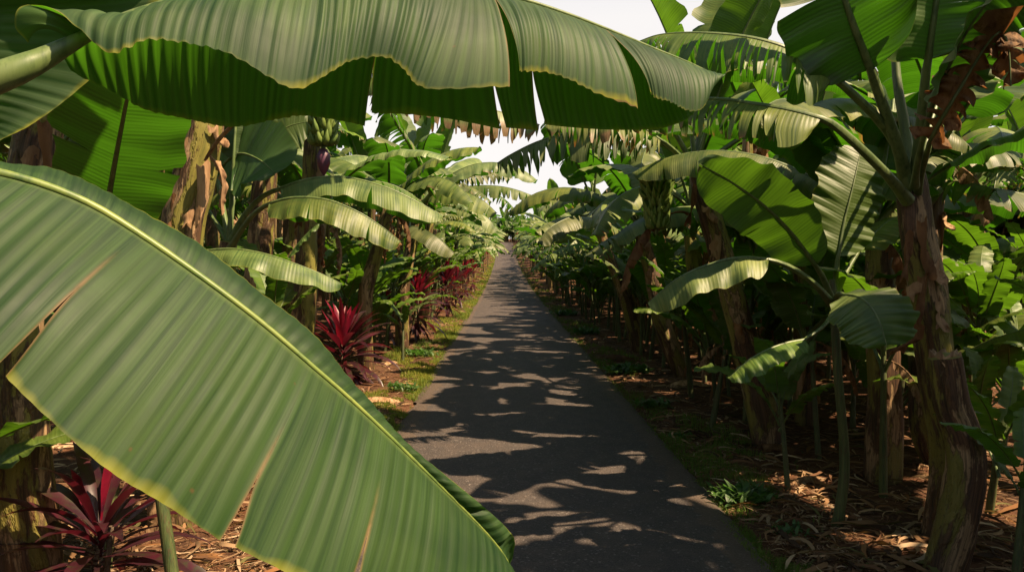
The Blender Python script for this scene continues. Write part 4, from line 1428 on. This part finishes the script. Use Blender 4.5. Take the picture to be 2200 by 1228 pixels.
plank_leaf(ps, [(1795, 660, 4.2), (1770, 700, 4.0)], [(1728, 728, 3.9), (1680, 738, 3.85), (1620, 765, 3.8), (1565, 812, 3.8)], .12, 'leaf', fold=.4, droop=.35, seed=76, ripple=.012, rib=.008)
plank_leaf(ps, [(1795, 640, 4.4), (1815, 590, 4.6)], [(1850, 530, 4.8), (1900, 480, 4.9), (1940, 460, 5.0)], .16, 'leaf', fold=.2, droop=.3, seed=77)

pq = hero_root('banana_plant', 2.28, 6.3, 'banana plant with leaning tan stem and pale leaf stalks right of the path', 'banana plant')
hero_stem(pq, [None, (1620, 800, 6.3), (1580, 660, 6.3), (1535, 490, 6.35), (1505, 400, 6.4), (1492, 355, 6.4)], [.125, .115, .10, .088, .078, .055], 81, 90, 32)
flaps_on(pq, [(1520, 440, 6.25, -60, 1.2), (1545, 500, 6.2, -40, 1.3), (1490, 400, 6.3, -150, 1), (1590, 690, 6.15, -60, 1.2), (1530, 520, 6.2, -140, 1.2)], 8)
plank_leaf(pq, [(1492, 370, 6.4), (1470, 340, 6.3), (1430, 312, 6.2)], [(1390, 292, 6.1), (1320, 280, 6.1), (1240, 282, 6.2), (1160, 302, 6.3), (1100, 330, 6.4), (1068, 350, 6.5)],
           .31, 'leaf', 'shredded dark leaf reaching left across the sky gap', tears=even_tears(np.random.RandomState(15), 24, .05), ncol=120, nrow=8, fold=.8, droop=.9, seed=82,
           ripple=.003, rib=.016, strip_jit=.2, narrow=.26, sweep=.03)
plank_leaf(pq, [(1490, 370, 6.3), (1455, 330, 6.0)], [(1420, 300, 5.8), (1360, 262, 5.7), (1300, 250, 5.6), (1230, 255, 5.6), (1170, 270, 5.6)],
           .28, 'leaf', tears=even_tears(np.random.RandomState(16), 22, .05), ncol=110, nrow=7, fold=.7, droop=.9, seed=83, ripple=.003, rib=.016, strip_jit=.22, narrow=.28, dry_tip=.5)
crown(pq, tuple(W(1494, 360, 6.4) - pq.location), 6, 1., rng, ('up', 'up', 'wide', 'torn'), az0=.4)
bunch_parts(pq, tuple(W(1425, 375, 6.2) - pq.location), R(200), 1.0, False)
place(DEAD[2], 'dead_leaf', pq, tuple(W(1478, 460, 6.3) - pq.location), R(190), .8)

for args in (
    (2.45, 9.9, [(1425, 700, 9.9), (1400, 590, 9.9), (1380, 510, 9.9), (1376, 480, 9.9)], [.12, .11, .095, .085, .06], 'banana plant with rough dark leaning stem nearest the path before the leaning tan stem', 91, ('wide', 'torn', 'torn')),
    (3.05, 8.6, [(1560, 700, 8.6), (1500, 600, 8.6), (1486, 500, 8.6), (1482, 440, 8.6)], [.12, .11, .09, .08, .06], 'banana plant with shaggy purple brown stem behind the leaning tan stem', 92, ('up', 'wide', 'torn')),
    (2.3, 12.5, [(1345, 640, 12.5), (1320, 580, 12.5), (1290, 500, 12.5), (1275, 440, 12.5)], [.11, .10, .085, .075, .05], 'banana plant with pinkish crooked stem and a curled dry sheath in the right row', 93, ('up', 'wide', 'shred')),
    (3.4, 5.6, [(1990, 900, 5.6), (1990, 600, 5.7), (2000, 420, 5.8), (2010, 330, 5.8)], [.115, .105, .095, .085, .06], 'banana plant half hidden directly behind the tall foreground stem', 94, ('wide', 'wide', 'torn')),
    (2.75, 5.3, [(1900, 880, 5.3), (1896, 740, 5.3), (1890, 560, 5.4), (1880, 480, 5.4)], [.12, .11, .10, .085, .06], 'banana plant with plain dark trunk left of the tall foreground stem', 95, ('wide', 'torn', 'torn')),
):
    X_, Y_, pts_, rad_, lab_, sd_, mix_ = args
    r_ = hero_root('banana_plant', X_, Y_, lab_, 'banana plant')
    hero_stem(r_, [None] + pts_, rad_, sd_)
    tp_ = W(*pts_[-1]) - r_.location
    crown(r_, tuple(tp_), 7, .9, rng, mix_)
    if sd_ == 93:
        plank_leaf(r_, [(1275, 445, 12.5), (1290, 425, 12.4)], [(1300, 432, 12.2), (1270, 420, 12.0), (1235, 418, 11.9), (1200, 428, 11.8), (1168, 432, 11.8)][::-1][::-1], .30, 'leaf', fold=.7, droop=.8, seed=92, ripple=.004, rib=.014,
                   tears=even_tears(np.random.RandomState(37), 20, .05), strip_jit=.2, narrow=.25)
        plank_leaf(r_, [(1275, 450, 12.4), (1262, 462, 12.2)], [(1245, 462, 12.0), (1215, 470, 11.8), (1180, 490, 11.6), (1155, 520, 11.5)], .28, 'leaf', fold=.6, droop=.6, seed=93, ripple=.01, rib=.012)
    for q in range(2):
        place(DEAD[(sd_ + q) % 8], 'dead_leaf', r_, (tp_.x, tp_.y, tp_.z - .1), -1.2 + q * 2.3, .7)
        place(FLAP[(sd_ + q) % 8], 'dry_sheath', r_, (tp_.x * .8, tp_.y * .8 - .08, tp_.z * .8), -1.6 + q * 1.2, 1.)

for k_, (X_, Y_, h_, lab_) in enumerate((
        (3.1, 9.4, 3.35, 'very tall banana plant whose shredded top stands against the white sky right of the centre'),
        (4.6, 9.8, 3.5, 'very tall banana plant showing its top between the sky and the dark steep leaf'),
        (2.9, 13.6, 3.6, 'very tall banana plant in the middle distance with its crown against the white sky'))):
    r_ = mother(X_, Y_, h_, rng, lab_, None, n=8, dead=3, sc=1.0, flaps=3, mix=('up', 'torn', 'shred', 'shred'))

for X_, Y_, h_, lab_ in ((4.0, 2.9, 2.7, 'banana plant added just outside the right edge, leaves reaching in at the top right'),
                         (4.6, 1.3, 3.2, 'banana plant beside the camera on the right, out of view, added to cast shade'),
                         ):
    mother(X_, Y_, h_, rng, lab_, None, n=9, dead=2, sc=1.1, flaps=2, mix=('up', 'wide', 'torn', 'torn', 'shred'))  # plants added outside the frame to shade the right foreground
r_ = mother(3.4, -.75, 2.9, rng, 'banana plant behind the camera on the right, out of view, added for dappled shade', None, n=5, dead=2, sc=.9, flaps=2, mix=('wide', 'torn'))  # unseen plant added to dapple the sun on the near leaves


stp = hero_root('banana_stump', 2.24, 3.72, 'cut banana stump with ragged pale top standing right in front of the tall foreground stem', 'stump')
hero_stem(stp, [None, (2075, 1000, 3.7), (2045, 860, 3.7), (2030, 765, 3.7)], [.095, .085, .078, .072], 96, 50, 30, ('stem',), 'trunk')
mbx = MB()
tp_ = np.array(W(2030, 765, 3.7))
th_ = np.linspace(0, 2 * PI, 25)
rr_ = .068 * (1 + .1 * np.sin(th_ * 5))
ring = np.stack([tp_[0] + rr_ * np.cos(th_), tp_[1] + rr_ * np.sin(th_), tp_[2] + .02 + .018 * np.sin(th_ * 7)], 1)
ring2 = ring - np.array([0, 0, .05])
mbx.grid(np.stack([ring2, ring, (ring + tp_) / 2 - [0, 0, .01], np.repeat(tp_[None], 25, 0) - [0, 0, .02]], 0), np.zeros((4, 25)), np.zeros((4, 25)))
shift(mbx, stp).build('cut_top', ['drytan'], stp)

# ================================================================== cordylines


def cordyline(name, loc, h, size, seed, label, nred=16, ndark=64, group='red cordylines along the path'):
    root = empty(name, (loc[0], loc[1], float(ground_h(loc[0], loc[1]))), label, 'cordyline', group)
    rs = np.random.RandomState(seed)
    mb = MB()
    for c in range(2):
        a = rs.rand() * 6.28
        mb.tube([(0, 0, -.04), (.03 * math.cos(a), .03 * math.sin(a), h * .5), (.05 * c * math.cos(a), .05 * c * math.sin(a), h)], [.016, .013, .011], 8)
    mb.build('cane', ['cane'], root)
    for nm, mat, n, e0, e1, ll, hz in (('foliage', 'cord_dark', ndark, 62, -25, 1., (.25, 1.)), ('young_foliage', 'cord_red', nred, 86, 52, .78, (.9, 1.08))):
        mb = MB()
        for i in range(n):
            f = i / max(1, n - 1)
            az = i * 2.399 + rs.uniform(-.2, .2)
            el = R(e0 + (e1 - e0) * f + rs.uniform(-8, 8))
            Ln = size * ll * rs.uniform(.75, 1.1) * (.62 if f > .8 and mat == 'cord_dark' else 1)
            bend = R(rs.uniform(35, 80) if mat == 'cord_dark' else rs.uniform(5, 40))
            t = np.linspace(0, 1, 9)
            e = el - bend * t ** 1.5
            stp_ = Ln / 8
            rad = np.concatenate([[0], np.cumsum(np.cos(e[:-1]) * stp_)]) + .01
            zz = np.concatenate([[0], np.cumsum(np.sin(e[:-1]) * stp_)]) + h * (hz[1] - (hz[1] - hz[0]) * f)
            c = np.stack([rad * math.cos(az), rad * math.sin(az), zz], 1)
            wdt = size * .06 * np.array([.25, .35, .6, .9, 1, .95, .75, .42, .03]) * rs.uniform(.8, 1.2)
            sdv = np.array([-math.sin(az), math.cos(az), 0])
            tw = rs.uniform(-.5, .5) * t
            T = norm(np.gradient(c, axis=0))
            N = np.cross(T, sdv)
            S = sdv[None] * np.cos(tw)[:, None] + N * np.sin(tw)[:, None]
            P = np.stack([c - S * wdt[:, None] + N * wdt[:, None] * .0, c + N * (wdt * -.3)[:, None] * 1, c + S * wdt[:, None]], 1)
            mb.grid(P, np.repeat(t[:, None] * Ln, 3, 1), np.repeat(np.array([[0, .5, 1.]]), 9, 0))
        mb.build(nm, [mat], root)
    return root


cordyline('cordyline', (-2.02, 9.4), .50, .74, 1, 'largest red cordyline left of the path with a bright scarlet heart')
cordyline('cordyline', (-1.80, 3.3), .38, .56, 2, 'dark maroon cordyline in the lower left corner below the slanting leaf', 2, 56)
cordyline('cordyline', (-1.6, 14.2), .95, .70, 3, 'tall red cordyline behind the little banana sucker, second big one from the front', 18, 60)
cordyline('cordyline', (-2.0, 13.0), .70, .5, 4, 'small dark red cordyline just left of the little banana sucker', 12, 14)
cordyline('cordyline', (-1.48, 19.5), 1.0, .74, 5, 'upright crimson cordyline in the middle of the left row', 20, 60)
cordyline('cordyline', (-1.48, 23.4), .85, .66, 6, 'bushy purple cordyline behind the upright crimson one', 10, 40)
cordyline('cordyline', (-1.4, 27.5), .95, .7, 7, 'red cordyline near the far end of the left row', 20, 36)
cordyline('cordyline', (-1.35, 32.5), 1.05, .75, 8, 'farthest clearly red cordyline of the left row before the plain grass', 22, 30)
cordyline('cordyline', (-1.35, 52.0), 1.0, .5, 9, 'faint reddish cordyline far up the left verge', 18, 24)
cordyline('cordyline', (-1.30, 64.0), 1.1, .55, 10, 'faintest distant cordyline at the top of the left verge', 18, 24)
cordyline('cordyline', (2.15, 29.0), .9, .42, 11, 'small red cordyline at the foot of the right row', 14, 14)
cordyline('cordyline', (2.0, 52.0), 1.1, .5, 12, 'tiny reddish cordyline on the right verge far up the path', 14, 20)
cordyline('cordyline', (2.0, 100.0), 1.6, .8, 13, 'orange red cordyline at the top right end of the path', 22, 16)

# ================================================================== small marked plants
def sapling(X, Y, h, n, sc, seed, label, dark=False):
    return sucker(X, Y, h, random.Random(seed), label, None, n, sc)


sapling(-1.52, 11.3, .62, 5, .55, 1, 'little banana sucker on a thin dark stem at the left grass edge')
sapling(2.36, 3.35, .60, 6, .42, 2, 'small banana sucker in the lower right corner')
sapling(1.95, 5.0, .62, 6, .62, 3, 'slim banana sucker left of the stump on bare soil')
sapling(1.95, 6.9, .85, 7, .8, 4, 'leafy banana sucker before the leaning tan stem')
sapling(-2.0, 3.7, .8, 6, .8, 5, 'banana sucker behind the maroon cordyline in the lower left')
sapling(-2.35, 2.9, .5, 6, .8, 6, 'low banana sucker at the left edge of the view beside the maroon cordyline')
sapling(-2.0, 6.9, 1.1, 6, 1.0, 7, 'banana sucker under the long arching leaves on the left')
sapling(-2.0, 12.6, 1.15, 6, .95, 8, 'banana sucker with pale torn leaves between the first two big cordylines')
sapling(2.55, 4.9, 1.0, 6, .9, 9, 'banana sucker left of the plain dark trunk on the right')

# weeds at the right path edge
def weed(X, Y, size, n, seed, label):
    root = empty('weed_clump', (X, Y, float(ground_h(X, Y))), label, 'weed clump', 'weed clumps beside the path')
    rs = np.random.RandomState(seed)
    mb = MB()
    for i in range(n):
        az = rs.rand() * 6.28
        ro = size * .5 * rs.rand() ** .7
        c0 = np.array([math.cos(az) * ro, math.sin(az) * ro * .8, 0])
        a2 = rs.rand() * 6.28
        Ln = size * rs.uniform(.14, .30)
        t = np.linspace(0, 1, 5)
        el = R(rs.uniform(15, 75)) - .9 * t
        rad = np.concatenate([[0], np.cumsum(np.cos(el[:-1]) * Ln / 4)])
        zz = np.concatenate([[0], np.cumsum(np.sin(el[:-1]) * Ln / 4)]) + size * .10 * rs.rand()
        c = c0 + np.stack([rad * math.cos(a2), rad * math.sin(a2), zz], 1)
        w_ = Ln * .16 * np.array([.3, .9, 1, .7, .05])
        sdv = np.array([-math.sin(a2), math.cos(a2), 0])
        P = np.stack([c - sdv * w_[:, None], c - [0, 0, .002], c + sdv * w_[:, None]], 1)
        mb.grid(P, np.repeat(t[:, None] * Ln, 3, 1), np.repeat(np.array([[0, .5, 1.]]), 5, 0))
    mb.build('foliage', ['weed'], root)
    mb = MB()
    for i in range(5):
        a2 = rs.rand() * 6.28
        mb.tube([(0, 0, -.02), (size * .2 * math.cos(a2), size * .2 * math.sin(a2), size * .05), (size * .42 * math.cos(a2), size * .4 * math.sin(a2), size * .07)], [.003, .0025, .001], 5)
    mb.build('stem', ['greenstem'], root)


M['weed'] = simple_mat('weed', (.030, .070, .018), (.06, .11, .026), None, (9, 9, 9), .5, .1, .002, .3, (.10, .25, .03))
weed(1.60, 4.83, .42, 190, 1, 'dense bright green weed clump at the right path edge in the foreground')
weed(1.66, 4.25, .24, 60, 2, 'small thin weed clump on bare soil nearest the camera')
weed(1.60, 6.6, .26, 60, 3, 'low weed clump at the right path edge beside the sunlit patch of asphalt')
weed(1.60, 7.9, .40, 110, 4, 'spreading weed clump at the right edge before the mossy green patch')
weed(1.72, 10.2, .60, 160, 5, 'low mossy green weed patch near the curled brown leaf')
weed(1.75, 15.5, .62, 120, 6, 'yellow green weed clump further along the right verge')
weed(1.66, 20.5, .75, 120, 7, 'farthest weed clump standing out on the right verge')
weed(-1.22, 8.9, .40, 100, 8, 'weed clump at the left path edge beside the first cordyline')
weed(-1.30, 12.0, .55, 120, 9, 'weed clump at the left path edge beside the little banana sucker')


def ground_leaf(x, y, az, sc, seed, label, mat='dry'):
    mb = MB()
    P_ = np.array([(0, 0, .02), (.15, .02, .07), (.32, 0, .09), (.5, -.03, .06), (.62, -.05, .015)])
    add_leaf(mb, crom(P_, np.linspace(0, 4, 14)), .09, fold=.5, droop=.45, ncol=26, nrow=5, seed=seed, rib=.007, mi=(0, 0), ripple=.012, rf=3, base=.2,
             tears=mk_tears(np.random.RandomState(seed), 2), strip_jit=.2)
    o = mb.build('fallen_leaf', [mat])
    o.location = (x, y, float(ground_h(x, y)) + .0)
    o.rotation_euler.z = az
    o.scale = (sc,) * 3
    tag(o, label, 'fallen leaf', 'fallen dry leaves on the ground')


ground_leaf(2.05, 11.4, 2.7, 1.0, 1, 'arched brown fallen leaf on the soil beyond the mossy weed patch')
ground_leaf(2.0, 9.0, .2, .9, 2, 'long tan fallen leaf lying before the leaning tan stem', 'drytan')
ground_leaf(2.1, 6.2, -.5, .7, 3, 'orange brown fallen leaf lit by sun right of the path', 'dry')
ground_leaf(2.0, 5.1, .5, .55, 4, 'pale twisted fallen leaf at the foot of the plain dark trunk', 'drytan')
ground_leaf(-1.6, 8.0, .3, .8, 5, 'pale fallen leaf under the largest red cordyline', 'drytan')
ground_leaf(-1.75, 10.9, 1.3, .7, 6, 'light fallen leaf at the foot of the little banana sucker', 'drytan')
ground_leaf(1.85, 4.2, 2.2, .45, 7, 'reddish fallen leaf scrap on bare soil nearest the camera', 'dry')
# ================================================================== the rows of plants
def clear_near(x, y):
    return False


taken = []


def free(x, y, d):
    for (a, c) in taken:
        if (a - x) ** 2 + (c - y) ** 2 < d * d:
            return False
    taken.append((x, y))
    return True


for o in list(bpy.data.objects):
    if o.parent is None and o.get('category') in ('banana plant', 'stump'):
        taken.append((o.location.x, o.location.y))

pr_ = random.Random(21)
SIDE = {-1: 'left', 1: 'right'}
ORD = ['front', 'second', 'third', 'fourth', 'deep', 'deep', 'deep']
DIST = [(8, 'a few steps ahead'), (14, 'in the near distance'), (22, 'in the middle distance'), (200, 'before the path rises')]


def dist_phrase(y):
    for d, s in DIST:
        if y < d:
            return s


NPL = 0
for side in (1, -1):
    for r in range(5):
        x0 = 2.55 + r * 1.95 + (0 if side > 0 else .25)
        y = 6.8 if r == 0 else (4.6 if side > 0 else 5.5)
        if r >= 2:
            y = 3.6 + r * .9
        y += pr_.uniform(0, .8)
        while y < 29:
            xx = float(pc(y)) + side * (x0 + pr_.uniform(-.35, .35))
            yy = y + pr_.uniform(-.3, .3)
            vis = abs(xx) / yy < .80 and not (side < 0 and r == 0 and yy < 13)
            if vis and free(xx, yy, .9):
                h = pr_.uniform(1.75, 2.35) if r == 0 else pr_.uniform(2.0, 2.9)
                if side < 0 and yy > 8.5:
                    h += .45 + (.5 if r > 0 else 0)
                if side > 0 and r == 0:
                    h = pr_.uniform(1.5, 2.0)
                tall = 'tall ' if h > 2.2 else ''
                lab = '%sbanana plant in the %s row %s of the path, %s' % (tall, ORD[r], SIDE[side], dist_phrase(yy))
                grp = '%sbanana plants in the %s row %s of the path %s' % (tall, ORD[r], SIDE[side], dist_phrase(yy))
                mix = pr_.choice([('up', 'wide', 'torn', 'torn', 'shred', 'shred'), ('up', 'torn', 'torn', 'shred', 'shred'), ('wide', 'wide', 'torn', 'torn', 'shred')])
                mother(xx, yy, h, pr_, lab, grp, n=pr_.choice([9, 10, 11]), dead=pr_.choice([1, 2, 3]), sc=pr_.uniform(.9, 1.12), flaps=3, mix=mix, girth=pr_.uniform(.8, 1.1))
                NPL += 1
            y += pr_.uniform(1.7, 2.5) + (r > 1) * .4

# suckers crowd the foot of the rows
NS = 0
for side, n in ((1, 130), (-1, 75)):
    for i in range(n):
        t = pr_.random()
        y = 1 / (1 / 5.6 + t * (1 / 32 - 1 / 5.6)) if side > 0 else 1 / (1 / 8.5 + t * (1 / 32 - 1 / 8.5))
        x = float(pc(y)) + side * (1.95 + abs(pr_.gauss(0, 1)) * 1.1)
        if side < 0:
            x -= .2
        if side < 0 and x > -2.75 and y < 10.6:
            continue
        if not free(x, y, .38):
            continue
        h = pr_.uniform(.45, 1.35)
        size = 'knee high' if h < .7 else ('waist high' if h < 1.05 else 'chest high')
        dp = dist_phrase(y)
        sucker(x, y, h, pr_, '%s banana sucker at the foot of the %s rows, %s' % (size, SIDE[side], dp), '%s banana suckers at the foot of the %s rows %s' % (size, SIDE[side], dp), n=pr_.choice([5, 6, 7]), sc=pr_.uniform(.8, 1.25))
        NS += 1

for side, ya, st_ in ((1, 7.6, .8), (-1, 15.0, 1.0)):
    y = ya
    while y < 31:
        x = float(pc(y)) + side * (2.0 + pr_.uniform(-.12, .25) + (.15 if side < 0 else 0))
        if free(x, y, .3):
            h = pr_.uniform(.75, 1.3)
            size = 'waist high' if h < 1.05 else 'chest high'
            dp = dist_phrase(y)
            sucker(x, y, h, pr_, '%s banana sucker at the foot of the %s rows, %s' % (size, SIDE[side], dp), '%s banana suckers at the foot of the %s rows %s' % (size, SIDE[side], dp), n=7, sc=pr_.uniform(1.0, 1.35))
            NS += 1
        y += st_ * pr_.uniform(.7, 1.3)
for i in range(150):
    y = pr_.uniform(3.6, 13)
    x = 2.1 + pr_.random() ** .8 * 6
    if abs(x) / y > .78 or (y < 5.2 and x < 2.6) or not free(x, y, .33):
        continue
    h = pr_.uniform(.35, 1.25)
    size = 'knee high' if h < .7 else ('waist high' if h < 1.05 else 'chest high')
    dp = dist_phrase(y)
    sucker(x, y, h, pr_, 'slim %s banana sucker shaded among the right trunks, %s' % (size, dp), 'slim %s banana suckers shaded among the right trunks %s' % (size, dp), n=pr_.choice([4, 5, 6]), sc=pr_.uniform(.6, 1.1))
    NS += 1
for i in range(60):
    y = pr_.uniform(6.5, 16)
    x = 2.3 + pr_.random() * 4.5
    if abs(x) / y > .74 or not free(x, y, .55):
        continue
    dp = dist_phrase(y)
    mother(x, y, pr_.uniform(1.2, 1.9), pr_, 'slender half grown banana plant between the right rows, %s' % dp, 'slender half grown banana plants between the right rows %s' % dp, n=6, dead=2, sc=pr_.uniform(.6, .85), flaps=2, mix=('wide', 'torn', 'torn'), girth=.6)
# ---- far plants: one mesh each, too small to show their parts


def merge(mb, me, mat4, remap):
    n = len(me.vertices)
    v = np.empty(n * 3, np.float32)
    me.vertices.foreach_get('co', v)
    v = v.reshape(-1, 3).astype(float)
    A = np.array(mat4)
    v = v @ A[:3, :3].T + A[:3, 3]
    nf = len(me.polygons)
    f = np.empty(nf * 4, np.int32)
    me.loops.foreach_get('vertex_index', f)
    mi = np.empty(nf, np.int32)
    me.polygons.foreach_get('material_index', mi)
    uv = np.empty(nf * 8, np.float32)
    me.uv_layers[0].data.foreach_get('uv', uv)
    vu = np.zeros((n, 2))
    vu[f] = uv.reshape(-1, 2)
    mb.v.append(v)
    mb.f.append(f.reshape(-1, 4) + mb.nv)
    mb.uv.append(vu)
    mb.dry.append(np.zeros(n))
    mb.mi.append(np.array([remap[k] for k in mi]))
    mb.nv += n


LO = {k: [lib_leaf('lo_%s_%d' % (k, i), k, 400 + i * 5 + len(k) * 13, True) for i in range(3)] for k in ('up', 'wide', 'torn', 'shred')}
LOY = lib_leaf('lo_young', 'young', 999, True)
LSTEM = [stem_mesh([(0, 0, -.3), (.03, .02, .4), (.05, 0, 1.0)], [.13, .11, .07], 40 + i, 8, 8, link=False) for i in range(2)]
FAR = []
MATS_FAR = ['leaf', 'petiole', 'young', 'stem', 'drytan']
for i in range(7):
    rs_ = random.Random(60 + i)
    mb = MB()
    h = rs_.uniform(1.7, 2.6)
    merge(mb, rs_.choice(LSTEM).data, Matrix.Diagonal((1, 1, h, 1)), [3])
    n = 10
    for q in range(n):
        kind = ['up', 'wide', 'wide', 'torn', 'torn', 'shred'][min(5, int(q / n * 6))]
        src = rs_.choice(LO[kind])
        mt = Matrix.Translation((.05, 0, h - .05 - .04 * q / n)) @ Euler((rs_.uniform(-.2, .2), rs_.uniform(-.1, .1) + .25 * q / n, q * 2.4 + rs_.uniform(-.3, .3))).to_matrix().to_4x4() @ Matrix.Scale(rs_.uniform(.85, 1.1), 4)
        merge(mb, src.data, mt, [2, 1] if kind == 'up' else [0, 1])
    for q in range(5):     # low leaves of its suckers
        a = rs_.random() * 6.28
        mt = Matrix.Translation((math.cos(a) * .3, math.sin(a) * .3, rs_.uniform(.5, 1.1))) @ Euler((0, 0, a)).to_matrix().to_4x4() @ Matrix.Scale(rs_.uniform(.8, 1.3), 4)
        merge(mb, LOY.data, mt, [2, 1])
    merge(mb, DEAD[i].data, Matrix.Translation((.05, 0, h - .2)) @ Euler((0, 0, rs_.random() * 6)).to_matrix().to_4x4(), [4])
    FAR.append(mb.build('banana_plant', MATS_FAR, link=False))

FARD = [(45, 'where it starts rising'), (75, 'on its rising stretch'), (200, 'near its far end')]
NF = 0


def far_plant(x, y, sc, lab, grp, rz):
    o = bpy.data.objects.new('banana_plant', pr_.choice(FAR).data)
    COL.objects.link(o)
    o.location = (x, y, float(ground_h(x, y)))
    o.rotation_euler.z = rz
    o.scale = (sc, sc, sc * pr_.uniform(.92, 1.08))
    return tag(o, lab, 'banana plant', grp)


for side in (1, -1):
    for r in range(2):
        y = 29.5 + r
        while y < 122:
            x = float(pc(y)) + side * (2.1 + .0095 * (y - 30) + r * 2.1 + pr_.uniform(-.3, .3))
            fp = [s for d, s in FARD if y < d][0]
            far_plant(x, y, pr_.uniform(.85, 1.12) * ((.95 if y < 60 else .85) if r == 0 else 1.1), 'distant banana plant in the %s row %s of the path %s' % (ORD[r], SIDE[side], fp),
                      'distant banana plants in the %s row %s of the path %s' % (ORD[r], SIDE[side], fp), pr_.random() * 6.28)
            NF += 1
            y += pr_.uniform(1.9, 2.6) * (1 + (y > 60) * .5 + (r > 0) * .45)

# the mass of the plantation behind: nobody could count it
mb = MB()
rs_ = random.Random(5)


def grove(name, label, pts):
    mb = MB()
    for (x, y, s) in pts:
        me = rs_.choice(FAR).data
        mt = Matrix.Translation((x, y, float(ground_h(x, y)))) @ Matrix.Rotation(rs_.random() * 6.28, 4, 'Z') @ Matrix.Scale(s, 4)
        merge(mb, me, mt, [0, 1, 2, 3, 4])
    return tag(mb.build(name, MATS_FAR), label, 'banana grove', kind='stuff')


for side in (1, -1):
    pts = []
    for k in range(170):
        y = rs_.uniform(9, 60)
        lim = .80 * y
        x = side * rs_.uniform(11.5, max(12.5, min(24, lim)))
        pts.append((x, y, rs_.uniform(.95, 1.3)))
    for k in range(110):
        y = rs_.uniform(29, 130)
        x = side * rs_.uniform(6.5, 12)
        pts.append((x, y, rs_.uniform(.95, 1.2)))
    grove('banana_grove', 'dense mass of banana plants filling the %s of the plantation behind the rows' % SIDE[side], pts)
pts = []
for k in range(75):  # unseen rows added behind the camera to block low sky light
    y = rs_.uniform(-16, 2.5)
    x = rs_.choice([-1, 1]) * rs_.uniform(3.3 if y < -1.5 else 4.4, 13)
    pts.append((x, y, rs_.uniform(.95, 1.2)))
for k in range(14):
    pts.append((rs_.choice([-1, 1]) * rs_.uniform(2.4, 3.2), -2 - k * 1.0, rs_.uniform(.9, 1.1)))
for k in range(8):  # a few more out of frame, added mainly to shade the far right
    y = rs_.uniform(2.4, 6.5)
    pts.append((rs_.choice([-1, 1, 1, 1]) * rs_.uniform(y * .88 + 1.9, 12), y, rs_.uniform(1.1, 1.35)))
grove('banana_grove', 'banana plants added beside and behind the viewpoint to block sky and sun', pts)
pts = [(rs_.uniform(-12, 12), rs_.uniform(123, 150), rs_.uniform(.9, 1.3)) for _ in range(70)]
pts += [(rs_.uniform(-6, 6.5), rs_.uniform(123.5, 128), rs_.uniform(.55, 1.0)) for _ in range(60)]
grove('banana_grove', 'far wall of banana plants closing the view beyond the end of the path', pts)

for ob in list(bpy.data.objects):
    if ob.users_collection == () and ob.name != 'camera':
        bpy.data.objects.remove(ob)
print('PLANTS', NPL, 'SUCKERS', NS, 'FAR', NF, 'OBJ', len(bpy.data.objects))
